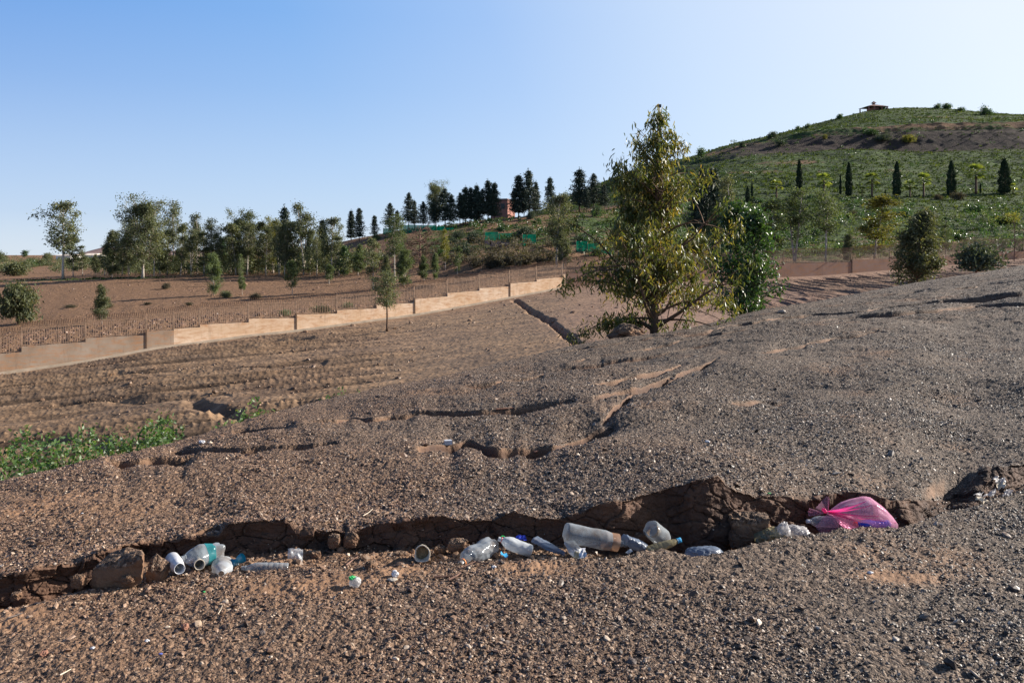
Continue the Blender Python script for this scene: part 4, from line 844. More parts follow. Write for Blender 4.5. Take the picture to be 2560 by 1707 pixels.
for u, vb, vt, k, i, wf, leaf, lab in [
    (535, 740, 640, 'bushy', 0, .9, 'leaf_young', "bushy sapling standing in the bare field left of the others"),
    (606, 738, 692, 'young', 0, 1.0, 'leaf_young', "smallest sapling, a bright green tuft on a thin stem"),
    (602, 712, 636, 'slim', 0, .9, 'leaf_young', "slender upright sapling behind the smallest green tuft"),
    (731, 738, 652, 'young', 1, 1.0, 'leaf_young', "round-headed sapling with a bare white stem near the fence"),
    (823, 712, 662, 'young', 1, 1.2, 'leaf_young', "small pale sapling in the middle of the bare field"),
    (933, 726, 598, 'slim', 1, 1.2, 'leaf_gum', "tall sapling with drooping leaves and white stem close behind the fence"),
    (1113, 676, 574, 'slim', 0, .9, 'leaf_yel', "thin yellow-leaved sapling in front of the silvery shrubs"),
    (1143, 690, 618, 'slim', 1, 1.0, 'leaf_young', "small pale-green sapling right of the yellow-leaved one"),
    (987, 710, 542, 'tall', 2, .9, 'leaf_young', "tall light green gum on the hill foot left of the bare brown tree"),
    (1010, 716, 630, 'bushy', 0, 1.1, 'leaf_young', "leafy gum crown just behind the fence left of centre"),
    (1060, 705, 640, 'bushy', 1, .95, 'leaf_young', "fresh green sapling below the bare brown tree"),
    (1088, 700, 636, 'bushy', 0, .75, 'leaf_young', "narrow bright green sapling between the bare tree and the yellow sapling"),
    (965, 716, 640, 'bushy', 1, .8, 'leaf_gum', "greyish leafy gum touching the fence top left of centre"),
    (1392, 668, 488, 'tall', 0, 1.15, 'leaf_gum', "tall leaning gum with two bright white stems above the end of the lit wall"),
    (1408, 672, 570, 'bushy', 1, .9, 'leaf_gum', "lower leafy gum right of the two white stems"),
    (1987, 660, 470, 'tall', 1, 1.25, 'leaf_young', "gum with crooked white trunk in front of the leftmost tall cypress"),
    (1932, 662, 500, 'slim', 1, 1.75, 'leaf_young', "thin pale gum left of the crooked white trunk"),
    (2063, 658, 480, 'tall', 2, 1.19, 'leaf_young', "open-crowned gum right of the crooked white trunk"),
    (2186, 650, 492, 'slim', 1, 2.12, 'leaf_yel', "rusty-tipped slender gum in front of the middle palms"),
    (2120, 655, 590, 'bushy', 0, 1.0, 'leaf_gum', "low thin gum scrub behind the shaded wall"),
    (2365, 640, 560, 'slim', 0, 1.6, 'leaf_young', "pale green sapling right of the round leafy tree"),
    (1826, 668, 443, 'tall', 1, .75, 'leaf_gum', "tall grey-green gum rising behind the glossy green tree"),
    (1790, 668, 520, 'bushy', 1, .8, 'leaf_young', "light green gum between the big tree and the glossy green tree"),
    (1545, 668, 560, 'bushy', 0, .8, 'leaf_gum', "dull green gum behind the left side of the big tree"),
]: PL(H, "gum_tree", k, i, u, vb, vt, wf, leaf, 'palebark', lab, 'tree', "saplings and gums behind the wall")
G2 = "dark conifers on the ridge"
for n_, (u, vb, vt, i, wf, lab) in enumerate([
    (712, 680, 515, 1, .75, "black pointed conifer rising out of the left gum belt"), (806, 680, 545, 3, .8, "dark narrow conifer behind the lone curved gum"),
    (878, 600, 524, 3, .95, "left one of the two tall narrow conifers where the hill begins"), (898, 602, 520, 0, .85, "right one of the two tall narrow conifers where the hill begins"),
    (936, 592, 538, 0, 1.0, "small conifer alone right of the two tall narrow ones"), (975, 580, 508, 2, .95, "ragged conifer left of the green net fence"),
    (993, 578, 525, 1, .9, "thin pale conifer just right of the ragged conifer"), (1022, 575, 482, 2, .75, "fuzzy drooping conifer above the green net fence"), (1036, 572, 500, 1, .8, "see-through conifer top right of the fuzzy drooping conifer"),
    (1112, 570, 474, 4, .95, "massive black conifer at the left end of the ridge row"), (1085, 572, 500, 4, .8, "dark conifer under the round-topped gum on the ridge"),
    (1150, 562, 482, 2, .8, "first smaller conifer right of the massive black one"), (1164, 560, 466, 1, .9, "narrow conifer second from the massive black one"), (1177, 558, 468, 0, .75, "conifer third from the massive black one, in the dense row"),
    (1191, 556, 460, 3, .95, "taller pointed conifer in the middle of the dense row"), (1206, 554, 472, 2, .7, "shorter conifer right of the taller pointed one"), (1220, 553, 449, 1, .95, "tallest conifer of the dense row, next to its right end"),
    (1236, 552, 457, 0, .9, "full conifer at the right end of the dense row beside the pink house"), (1285, 546, 470, 2, .7, "low conifer right of the pink house"), (1297, 545, 437, 0, .95, "broad tiered conifer right of the pink house"),
    (1322, 543, 424, 1, .95, "tall spire-topped conifer right of the broad tiered one"), (1340, 541, 452, 3, .8, "short conifer touching the spire-topped one"), (1375, 538, 443, 0, .8, "solitary conifer between two conifer pairs on the ridge"),
    (1449, 532, 421, 1, 1.15, "tall bare-stemmed conifer left of the big tree"), (1484, 530, 434, 2, .85, "conifer with drooping boughs right of the tall bare-stemmed one"), (1511, 530, 460, 2, .8, "small open conifer against the brown slope"),
    (1562, 520, 432, 0, .8, "conifer half hidden by the left branches of the big tree"), (1758, 600, 420, 0, .8, "large black conifer just right of the big tree"), (1784, 600, 416, 3, .95, "second black conifer, behind the grey-green gum"), (1740, 600, 470, 2, .7, "black conifer hidden behind the right side of the big tree"),
] + [(1058, 572, 505, 4, .9, "low dark conifer filling the left end of the ridge row"), (1128, 568, 488, 4, .8, "bushy conifer right behind the massive black one"), (1158, 562, 486, 1, 1., "understorey conifer at the left of the dense row"), (1198, 556, 480, 4, .75, "bushy understorey conifer in the middle of the dense row"), (1228, 553, 478, 4, .7, "bushy understorey conifer at the right of the dense row"), (1310, 545, 470, 2, .9, "low conifer between the broad tiered and the spire-topped one"), (1466, 532, 470, 2, .9, "low conifer between the two right-hand ridge conifers")]): PL(H, "conifer", 'conifer', i, u, vb, vt, wf * 1.08, 'needle', 'bark', lab, 'tree', G2)
PL(H, "gum_tree", 'dense', 0, 1090, 570, 468, .8, 'leaf_gum', 'bark', "round-topped gum overlapping the massive black conifer on the ridge")
PL(H, "bare_tree", 'bare', 0, 1050, 672, 560, 1.05, 'twig', 'twig', "leafless brown tangled tree on the slope below the green net fence")
G3 = "row of columnar cypresses on the terrace"
for u, vb, vt, i, wf, lab in [
    (1998, 480, 400, 0, .9, "slim tall cypress, leftmost of the five tall ones on the terrace"), (2122, 491, 408, 0, 1.0, "tall cypress, second from left of the five on the terrace"), (2242, 491, 405, 1, .95, "thick blunt-topped cypress in the middle of the terrace row"),
    (2378, 489, 403, 1, 1.0, "broad cypress with a purplish bush at its foot"), (2511, 485, 398, 1, 1.3, "widest double cypress at the right end of the terrace row"), (2101, 488, 438, 2, .7, "thin young cypress just left of the second tall cypress"),
    (2213, 496, 473, 2, 1.0, "stub of a cypress left of the blunt-topped one"), (1880, 495, 454, 2, .8, "narrow cypress spire left of the palms"), (1869, 508, 466, 1, 1.1, "squat dark cypress beside the narrow spire"), (2451, 484, 458, 2, 1.0, "little cypress right of the tall palm"),
]: PL(H, "cypress", 'cypress', i, u, vb, vt, wf, 'cypress', 'bark', lab, 'tree', G3)
for u, vb, vt, i, lab in [
    (1941, 497, 449, 0, "fan palm furthest left on the terrace"), (2060, 497, 441, 1, "fan palm between the first and second tall cypress"), (2180, 494, 440, 1, "large fan palm left of the blunt-topped cypress"), (2155, 494, 462, 2, "short bushy fan palm at the foot of the large one"),
    (2275, 494, 450, 0, "stocky fan palm right of the blunt-topped cypress"), (2309, 494, 440, 1, "slender-trunked fan palm right of the stocky one"), (2440, 487, 422, 1, "tallest fan palm, left of the double cypress"), (2533, 488, 458, 2, "small fan palm right of the double cypress"), (2050, 497, 478, 2, "tiny fan palm at the foot of the second palm"),
    (1412, 530, 505, 2, "small yellow-green palm left of the tall bare-stemmed conifer"),
]: PL(H, "fan_palm", 'palm', i, u, vb, vt, 1.0, 'palm', 'bark', lab, 'palm', "fan palms on the terrace")
G4 = "rounded shrubs on the hillside"
for n_, (u, vb, rpx, hf, leaf, k, lab) in enumerate([
    (1168, 640, 30, 1.3, 'olive', 'shrub', "large silvery round shrub right of the yellow sapling"), (1190, 606, 24, 1.3, 'olive', 'shrub', "silvery shrub uphill of the large round one"), (1142, 596, 20, 1.2, 'olive', 'shrub', "dull silvery shrub left of the uphill one"), (1135, 610, 14, 1.2, 'olive', 'shrub', "smallest silvery shrub beside the yellow sapling"),
    (1313, 600, 28, 1.3, 'olive', 'shrub', "silvery shrub behind the short green net panel"), (1462, 612, 28, 1.2, 'olive', 'shrub', "silvery dome-shaped shrub above the right green net panel"), (1259, 545, 14, 1.8, 'olive', 'shrub', "silvery bush under the broad tiered conifer"), (1328, 548, 14, 1.6, 'olive', 'shrub', "silvery bush under the spire-topped conifer"),
    (1388, 530, 22, 1.6, 'olive', 'shrub', "rounded olive tree right of the solitary conifer"), (1410, 510, 20, 1.6, 'leaf_dark', 'shrub', "green round-headed tree on the skyline left of the tall bare-stemmed conifer"), (1491, 540, 14, 1.9, 'olive', 'shrub', "upright olive bush beneath the drooping conifer"), (1253, 578, 15, 1.0, 'leaf_dark', 'shrub', "low dark shrub on the green terrace"),
    (1198, 582, 12, 1.0, 'leaf_dark', 'shrub', "small dark shrub left on the green terrace"), (1226, 556, 11, 1.0, 'leaf_dark', 'shrub', "small dark shrub under the dense conifer row"), (1187, 668, 24, 1.5, 'dusk', 'shrub', "brownish shrub below the large silvery one"), (1230, 668, 24, 1.5, 'dusk', 'shrub', "dusky shrub behind the fence right of the saplings"),
    (1272, 664, 26, 1.5, 'dusk', 'shrub', "widest dusky purple shrub behind the fence"), (1316, 664, 24, 1.4, 'dusk', 'shrub', "dusky shrub left of the two white gum stems"), (1350, 660, 18, 1.5, 'dusk', 'shrub', "dusky shrub at the foot of the two white gum stems"), (900, 640, 16, 1.1, 'leaf_dark', 'shrub', "dark shrub on the reddish slope"),
    (950, 650, 18, 1.2, 'leaf_dark', 'shrub', "green shrub on the slope left of the light green gum"), (940, 600, 14, 1.2, 'leaf_young', 'shrub', "yellow-green bush left of the green net fence"), (1000, 628, 18, 1.3, 'leaf_dark', 'shrub', "dark bush left of the leafless tree"), (1100, 640, 20, 1.2, 'leaf_dark', 'shrub', "dark bush right of the leafless tree"),
    (1490, 640, 16, 1.2, 'olive', 'shrub', "grey bush right of the right green net panel"), (2024, 498, 9, 1.6, 'leaf_dark', 'ball', "clipped ball bush right of the leftmost tall cypress"), (1931, 512, 13, 1.2, 'leaf_dark', 'ball', "clipped ball bush below the leftmost fan palm"), (1900, 508, 12, 1.2, 'leaf_dark', 'ball', "clipped ball bush beside the squat cypress"),
    (2220, 506, 14, 1.3, 'leaf_dark', 'ball', "clipped dark ball bush below the cypress stub"), (2396, 500, 19, 1.3, 'dusk', 'shrub', "purplish round bush at the foot of the broad cypress"), (2115, 503, 12, 1.0, 'leaf_dark', 'ball', "clipped low bush below the second tall cypress"), (2344, 500, 12, 1.3, 'dusk', 'shrub', "dusky bush left of the broad cypress"),
    (1755, 392, 14, 2.0, 'leaf_dark', 'shrub', "round tree on the skyline just right of the big tree"), (1855, 368, 8, 2.0, 'olive', 'shrub', "leftmost small grey bush on the hill skyline"), (1932, 346, 14, 1.3, 'olive', 'shrub', "grey bush on the skyline above the cut slope"), (1993, 327, 9, 1.6, 'leaf_dark', 'shrub', "dark bush on the rising skyline, first of two"),
    (2020, 320, 9, 1.4, 'leaf_dark', 'shrub', "dark bush on the rising skyline, second of two"), (2100, 298, 9, 1.6, 'leaf_dark', 'shrub', "dark bush on the skyline left of the pavilion"), (2204, 274, 11, 1.0, 'leaf_dark', 'shrub', "dark low bush right beside the pavilion"), (2344, 273, 12, 1.3, 'leaf_dark', 'shrub', "dark bush on the summit, left of a pair"),
    (2366, 273, 13, 1.3, 'leaf_dark', 'shrub', "dark spiky bush on the summit, right of a pair"), (2400, 280, 12, 1.2, 'leaf_dark', 'shrub', "dark flat bush right of the summit pair"), (2464, 288, 18, 1.3, 'leaf_dark', 'shrub', "widest bush on the skyline, right of the summit"), (2206, 352, 24, .8, 'olive', 'shrub', "pale flat shrub on the dark scree slope"),
    (1953, 366, 16, 1.2, 'olive', 'shrub', "pale shrub at the left end of the dark scree slope"), (2178, 338, 20, .9, 'leaf_dark', 'shrub', "dark shrub on the red cut slope below the pavilion"), (2270, 356, 18, 1.2, 'leaf_yel', 'shrub', "yellowish shrub group on the scree slope"), (2062, 348, 7, 2.0, 'leaf_yel', 'shrub', "small yellow bush on the upper scree slope"),
    (2440, 530, 30, .8, 'leaf_dark', 'shrub', "broad dark shrub on the bank right of the purplish bush"), (2330, 560, 22, 1.2, 'dusk', 'shrub', "brown bare bush on the bank below the terrace"), (2124, 545, 20, 1.1, 'dusk', 'shrub', "brown bush on the bank left of the rusty-tipped gum"), (2520, 560, 34, .9, 'leaf_yel', 'shrub', "bright yellow-green shrub on the bank at the right edge"),
    (2260, 545, 22, 1.0, 'leaf_dark', 'shrub', "dark bush on the bank below the blunt cypress"), (2400, 600, 24, .9, 'leaf_dark', 'shrub', "dark bush low on the right bank"), (2500, 620, 22, .9, 'leaf_dark', 'shrub', "dark bush just above the shaded wall at the right"), (2040, 590, 18, 1.0, 'leaf_dark', 'shrub', "dark bush low on the bank between two gums"),
]):
    b = H(u, vb); r = rpx / F * b.y; b.z -= .1 * r; plant("shrub", k, n_, b, r * hf, 1.0 if False else r / (r * hf / 1.35) , leaf, 'twig', lab, 'shrub', G4)
# plants in front of the wall and the small things of the bare field
for u, vb, rpx, hf, leaf, lab in [(270, 770, 16, .7, 'dusk', "dark heap of cut brush right of the young tree by the fence"), (175, 770, 16, .5, 'dusk', "dark flat brush pile in the bare field near the left"), (371, 762, 12, .6, 'dusk', "small dark brush pile in the middle of the bare field"),
                                  (415, 724, 12, 1.3, 'twig_', "thin brown dry bush in the bare field"), (470, 765, 12, .8, 'dusk', "low dry brush left of the bushy sapling"), (565, 745, 16, 1.2, 'leaf_gum', "grey straggly bush right of the bushy sapling"), (640, 750, 16, 1.0, 'dusk', "dry brown brush in front of the round-headed sapling"), (710, 790, 20, .9, 'leaf_dark', "dark weedy clump against the fence"), (800, 790, 26, .9, 'leaf_dark', "widest weedy clump against the fence"), (870, 770, 16, .9, 'leaf_dark', "weedy clump against the fence under the tall sapling"),
                                  (40, 690, 34, 1.1, 'leaf_gum', "grey-green round tree beyond the field at the left edge"), (75, 668, 20, 1.0, 'leaf_dark', "dark thicket beyond the field right of the round tree"), (105, 665, 24, .8, 'leaf_gum', "grey thicket behind the leaning gum"), (225, 662, 20, 1.0, 'leaf_dark', "dark thicket in front of the white buildings"), (0, 655, 22, 1.2, 'leaf_gum', "grey tree crowns on the horizon at the left edge"), (118, 652, 13, 1.6, 'leaf_gum', "small grey tree on the horizon left of the white buildings")]:
    b = H(u, vb); r = rpx / F * b.y; plant("shrub", 'shrub', int(u), b, r * hf, 1.35 / hf, leaf if leaf != 'twig_' else 'dusk', 'twig', lab, 'shrub', "bushes around the bare field")
b = H(62, 646); r_ = plant("umbrella_pine", 'dense', 0, b, up_px(b, 648, 630), 1.6, 'leaf_dark', 'bark', "flat-topped umbrella pine alone on the left horizon", 'tree')
PL(H, "young_tree", 'bushy', 1, 255, 812, 712, .9, 'leaf_gum', 'palebark', "grey-leaved young tree just behind the fence at the left")
# mesh of the field in front of the wall
PL(FD, "young_tree", 'tall', 2, 968, 828, 682, 1.35, 'leaf_gum', 'bark', "small gum tree in front of the wall casting a long shadow", 'tree', None, 1.0)
# --- the unique trees
def own_tree(name, base, label, skel, crown, leaf, bark, rz=0):
    r = empty(name, base, rz); tag(r, label, 'tree')
    skel.build("trunk", M[bark], r, True); crown.materials.append(M[leaf]); link(bpy.data.objects.new("crown", crown), r); return r
rg = np.random.default_rng(77)
hb = PT(1634, 842, 19.0); hb.z -= .1
hp = pf((0, .24), (.08, .36), (.18, .34), (.3, .28), (.42, .23), (.55, .22), (.68, .19), (.8, .13), (.9, .045), (1, .01))
mb, C = skeleton(rg, 5.25, hp, .05, 84, (.02, 0), .085, (15, 60), 1, .02, 4, .18, lv=(.45, 1.2))
# long lower boughs to both sides
for (dx, dz, z0, l) in ((-1, .55, .9, 1.9), (-1, .1, .5, 1.8), (1, .45, .6, 1.9), (1, .15, .45, 1.7), (-1, 1.1, 2.9, .9)):
    uu = np.linspace(0, 1, 8)[:, None]; Q = np.array([0, 0, z0]) + np.array([dx, rg.uniform(-.3, .3), dz]) * l * uu - np.array([0, 0, 1]) * .35 * l * uu ** 2.4
    mb.tube(Q, np.linspace(.03, .006, 8), 5, False); C = np.vstack([C] + [Q[k:k + 1] for k in (3, 4, 5, 6, 7, 7)] * 2)
C = np.vstack([clump(C[C[:, 2] < 4], rg, 6., .75), C[C[:, 2] >= 4]]); dist = C[:, 2] / 5.3; wts = np.where(dist > .86, .10, np.where(dist > .74, .3, 1.0)) * np.exp(rg.normal(0, .6, len(C))); wts = wts / wts.sum()
cr = crown_mesh("crown", C, 19000, (.09, .09, .11), .155, .029, .55, rg, True, wts=wts)
own_tree("big_gum_tree", hb, "big gum tree with long glossy drooping leaves, standing on the crest right of centre", mb, cr, 'leaf_hero', 'bark')
rg = np.random.default_rng(78)
db = PT(1868, 800, 24.0); db.z -= .3
mb, C = skeleton(rg, 3.6, pf((0, .22), (.2, .26), (.45, .24), (.6, .2), (.8, .13), (1, .04)), .04, 60, (-.02, 0), .05, (20, 60), 2, .03, 4, .15, spread=.3)
uu = np.linspace(0, 1, 6)[:, None]; Q = np.array([0, 0, .6]) + np.array([1, 0, .75]) * .95 * uu; mb.tube(Q, np.linspace(.02, .005, 6), 4, False); C = np.vstack([clump(C, rg, 4., .7), Q[3:], Q[4:], Q[4:]])
own_tree("glossy_tree", db, "glossy dark green tree right of the big gum tree, an arm reaching right", mb, crown_mesh("crown", C, 9500, (.12, .12, .13), .12, .05, .4, rg, True), 'leaf_dark', 'bark')
rg = np.random.default_rng(79)
zb = lambda u, Y: float(np.interp(Y, Yf[:, int(np.searchsorted(uF, u))], Zf[:, int(np.searchsorted(uF, u))]))
x_ = (2292 - 1280) / F * 58
mb, C = skeleton(rg, 5.2, pf((0, .24), (.2, .29), (.5, .26), (.75, .17), (1, .04)), .04, 60, (0, 0), .08, (15, 55), 2, .03, 4, .1, spread=.3)
bz = PT(2290, 525, 58).z - 5.3
C = clump(C, rg, 5., .7)
own_tree("round_leafy_tree", (x_, 58, bz), "rounded olive-green tree standing in the hollow on the right behind the crest", mb, crown_mesh("crown", C, 11000, (.2, .2, .2), .24, .075, .35, rg, True, wts=wgt(len(C), rg)), 'leaf_gum', 'bark')
x_ = (2440 - 1280) / F * 78; bz = PT(2440, 678, 78).z
plant("shrub", 'shrub', 1, (x_, 78, bz), up_px((0, 78), 678, 602), 1.1, 'olive', 'twig', "dark rounded bush in front of the shaded wall at the right", 'shrub')
rg = np.random.default_rng(80)
lb = H(45, 812)
mb, C = skeleton(rg, 3.0, pf((.2, .2), (.4, .42), (.75, .48), (1, .2)), .28, 34, (.05, 0), .06, (0, 45), 2, .04, 4, .4, spread=.3)
own_tree("drooping_tree", lb, "low wide drooping tree at the left edge behind the fence, two stems", mb, crown_mesh("crown", C, 5200, (.24, .24, .2), .26, .085, .6, rg, True), 'leaf_gum', 'bark')
# --- uncountable low growth
def blades(P, h, w_, n, rg, spread=.5):
    k = len(P) * n; b = np.repeat(P, n, 0) + rg.normal(0, 1, (k, 3)) * np.repeat(h, n)[:, None] * [spread * .6, spread * .6, 0]
    a = rg.uniform(0, 6.28, k); l = np.repeat(h, n) * rg.uniform(.5, 1.2, k); t = np.stack([np.cos(a) * l * .5, np.sin(a) * l * .5, l], -1); s = np.stack([-np.sin(a), np.cos(a), 0 * a], -1) * (np.repeat(h, n) * w_)[:, None]
    V = np.stack([b - s, b + s, b + t * .7 + s, b + t], 1).reshape(-1, 3); return V, np.arange(k * 4).reshape(-1, 4), np.repeat(rg.random(len(P)), n) * .6 + rg.random(k) * .4
rg = np.random.default_rng(90)
n3 = 60000
gm = np.clip(gr, 0, 1) * (Sh > .6) * (Sh < 7) * (1 - np.clip(scree, 0, 1) * .9) + .05 * (Sh > 1) * (Sh < 7) * rgt
P3, (yy3,) = sample_grid(Xh, Yh, Zh, aH * gm * (120 / Yh) ** 1.2, n3, (Yh,))
V, Q, T = blades(P3, np.exp(rg.normal(0, .35, n3)) * .17 * np.clip(yy3 / 130, .6, 1.6), .38, 3, rg, 1.2)
tag(mobj("hillside_grass", np_mesh("hillside_grass", V, Q, None, False, None, dict(tint=T)), M['tuft']), "green and brown grass and herbs covering the hillside", kind='stuff')
# weeds behind the near crest
def weeds(name, spec, n, rgn, label):
    us = np.array([a for a, _ in spec]); vs = np.array([b for _, b in spec]); S = []; V, Q, T = [], [], []; cnt = 0
    for i in range(n):
        u = rgn.uniform(us[0], us[-1]); vt = np.interp(u, us, vs) + rgn.normal(10, 18); cI = int(np.searchsorted(uC, u)); yc = y_crest[cI]; Y = yc + rgn.uniform(.8, 2.4)
        g = float(np.interp(Y, Yn[:, cI], Zn[:, cI])); zt = CZ - (vt - VH) / F * Y
        if zt < g + .1: continue
        b = np.array([(u - 1280) / F * Y, Y, g]); h = zt - g; c = np.array([b + [rgn.normal(0, .05) * t, rgn.normal(0, .05) * t, h * t] for t in np.linspace(.15, 1, max(4, int(h * 9)))])
        v, q, t = leafset(c, int(14 * h / .2 * .6) + 8, (.035, .035, .03), .055, .028, .1, rgn, upw=.2); V.append(v); Q.append(q + cnt); T.append(t); cnt += len(v)
    tag(mobj(name, np_mesh(name, np.vstack(V), np.vstack(Q), None, False, None, dict(tint=np.concatenate(T))), M['green']), label, kind='stuff')
weeds("weeds", [(-40, 1150), (0, 1140), (55, 1107), (128, 1108), (200, 1088), (276, 1093), (332, 1108), (383, 1060), (412, 1045), (438, 1082), (468, 1098), (480, 1110)], 190, rg, "bright green weeds growing just beyond the near crest at the left")
weeds("weeds", [(552, 1070), (566, 1058), (590, 1066), (612, 1038), (650, 1045), (680, 1052)], 70, rg, "small green weeds on the crest beside the dark washout")
weeds("weeds", [(818, 1026), (850, 1016), (890, 1000), (905, 1008)], 110, rg, "low green weeds along the crest right of the washout")

# scrub that reads as one mass
rg = np.random.default_rng(95)
def scrub(name, n, us, vs, hs, mat, label, wfn=None):
    V, Q, T = [], [], []; cnt = 0
    for i in range(n):
        u = rg.uniform(*us); v = rg.uniform(*vs)
        if wfn and not wfn(u, v): continue
        b = H(u, v); h = rg.uniform(*hs); k = 7; C = np.array([*b]) + rg.normal(0, 1, (k, 3)) * [h * .45, h * .45, 0] + np.stack([np.zeros(k), np.zeros(k), rg.uniform(.12, .8, k) * h], -1)
        v_, q, t = leafset(C, int(60 + 50 * min(h, 3)), (h * .13, h * .13, h * .12), .34 * min(1, .5 + h * .25), .15, 0, rg, upw=.3); V.append(v_); Q.append(q + cnt); T.append(t * .7 + rg.random() * .3); cnt += len(v_)
    tag(mobj(name, np_mesh(name, np.vstack(V), np.vstack(Q), None, False, None, dict(tint=np.concatenate(T))), M[mat]), label, kind='stuff')
scrub("scrub", 170, (255, 905), (676, 688), (1.6, 4.2), 'leaf_gum', "low tangled gum regrowth forming a belt along the far edge of the bare field")
scrub("scrub", 150, (-60, 330), (646, 684), (.8, 2.6), 'leaf_gum', "grey-green scrub on the plain at the far left")
scrub("scrub", 80, (900, 1420), (612, 672), (.6, 1.9), 'dusk', "dusky scrub covering the foot of the middle hill", lambda u, v: v > 700 - (u - 850) * .12 - 50)
scrub("scrub", 60, (1120, 1400), (545, 600), (.4, 1.1), 'leaf_dark', "dark low shrubs scattered over the green terrace")
scrub("scrub", 230, (1440, 2700), (505, 640), (.5, 1.7), 'leaf_dark', "dark herbs and brambles on the bank below the cypress terrace")
scrub("scrub", 110, (1440, 2700), (540, 650), (.6, 2.2), 'leaf_young', "pale green saplings and herbs on the lower bank behind the shaded wall")
scrub("scrub", 120, (1800, 2700), (282, 480), (.5, 1.6), 'leaf_dark', "small dark bushes dotted over the big hill")
# ------------------------------------------------------------------ wall and fence
def wpt(u, v, back=0.0):
    x, y = wall_xy(u); p = PT(float(u), float(v), float(y)); d = (C_ - B_) if u > UCORN + .01 else (B_ - A_); d = d / np.linalg.norm(d)
    return np.array([p.x - d[1] * back, p.y + d[0] * back, p.z])
wall = empty("retaining_wall", wpt(700, 835)); tag(wall, "long stepped retaining wall crossing behind the field, lit tan at the left and shaded pink at the right", "wall")
fence = empty("metal_fence", wpt(700, 800)); tag(fence, "rusty picket fence with curved tips on the stepped wall", "fence")
WL, FL = Vector(wall.location), Vector(fence.location)
def quadwall(mb, a, b, za0, zb0, za1, zb1, th):
    """a vertical slab between two plan points"""
    d = (b - a)[:2]; d = d / np.linalg.norm(d); n = np.array([-d[1], d[0]]) * th
    V = [[*a[:2], za0], [*b[:2], zb0], [*b[:2], zb1], [*a[:2], za1], [*(a[:2] + n), za0], [*(b[:2] + n), zb0], [*(b[:2] + n), zb1], [*(a[:2] + n), za1]]
    mb.add(np.array(V), [[0, 1, 2, 3], [5, 4, 7, 6], [3, 2, 6, 7], [4, 5, 1, 0], [1, 5, 6, 2], [4, 0, 3, 7]])
gap = 0.0
for si, (ua, ub, va, vb) in enumerate(SECT):
    a = wpt(ua + (.01 if ua >= UCORN else 0), va); b = wpt(ub, vb); za = float(Zof(v_wb(ua), a[1])) - .5; zb_ = float(Zof(v_wb(ub), b[1])) - .5
    mb = MB(); off = np.array([*WL]); quadwall(mb, a - off, b - off, za - WL.z, zb_ - WL.z, a[2] - WL.z, b[2] - WL.z, .25)
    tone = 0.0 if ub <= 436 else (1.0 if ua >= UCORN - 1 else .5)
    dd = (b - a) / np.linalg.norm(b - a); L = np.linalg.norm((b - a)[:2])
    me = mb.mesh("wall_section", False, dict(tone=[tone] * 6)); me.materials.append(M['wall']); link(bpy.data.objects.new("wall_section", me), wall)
    # expansion joints
    if ua in (366, 741, 1037, 1275) or si in (19, 22, 24):
        jm = MB(); jm.box((a - off) + np.array([0, -.02, (za - a[2]) / 2 + .1]), (.09, .05, a[2] - za + .05), math.atan2(dd[1], dd[0])); jm.build("joint", M['bark'], wall)
    # fence on this section
    a2, b2 = wpt(ua + (.01 if ua >= UCORN else 0), va, .12), wpt(ub, vb, .12); fo = np.array([*FL])
    fh = 1.48; npk = max(3, int(L / .125)); pm = MB(); nrm_ = np.array([dd[1], -dd[0], 0])
    ang = math.atan2(dd[1], dd[0])
    for k in range(npk):
        p = a2 + (b2 - a2) * ((k + .5) / npk) - fo; w_ = .016
        pr = np.array([[0, 0.0], [0, fh * .72], [.05, fh * .84], [.13, fh * .94], [.26, fh]])
        Vv = []
        for q, (o_, z_) in enumerate(pr):
            ww = w_ * (1 if q < 4 else .5)
            for sx, sy in ((-1, -1), (1, -1), (1, 1), (-1, 1)):
                Vv.append(p + dd * [1, 1, 0] * sx * ww + nrm_ * (o_ + sy * ww * .8) + np.array([0, 0, z_]))
        Qq = [[r * 4 + c, r * 4 + (c + 1) % 4, (r + 1) * 4 + (c + 1) % 4, (r + 1) * 4 + c] for r in range(4) for c in range(4)] + [[16, 17, 18, 19]]
        pm.add(np.array(Vv), Qq)
    for z_, o_ in ((.08, 0), (fh * .70, 0)):
        A2 = a2 - fo + [0, 0, z_] + nrm_ * .03; B2 = b2 - fo + [0, 0, z_] + nrm_ * .03; pm.tube([A2, B2], .014, 4)
    pm.build("fence_panel", M['rust'], fence)
    po = MB(); po.box(a2 - fo + np.array([0, 0, fh * .38]), (.05, .05, fh * .78), ang); po.build("post", M['rust'], fence)
# footing strip at the foot of the lit wall
mb = MB(); us = np.linspace(-280, UCORN - 2, 40); off = np.array([*WL])
for ua, ub in zip(us[:-1], us[1:]):
    a, b = wpt(ua, v_wb(ua), -.28), wpt(ub, v_wb(ub), -.28); quadwall(mb, a - off, b - off, a[2] - WL.z - .3, b[2] - WL.z - .3, a[2] - WL.z + .14, b[2] - WL.z + .14, .26)
mb.build("footing", simple("pale_cement", (.36, .29, .22), .9, .2, .2, 2), wall)
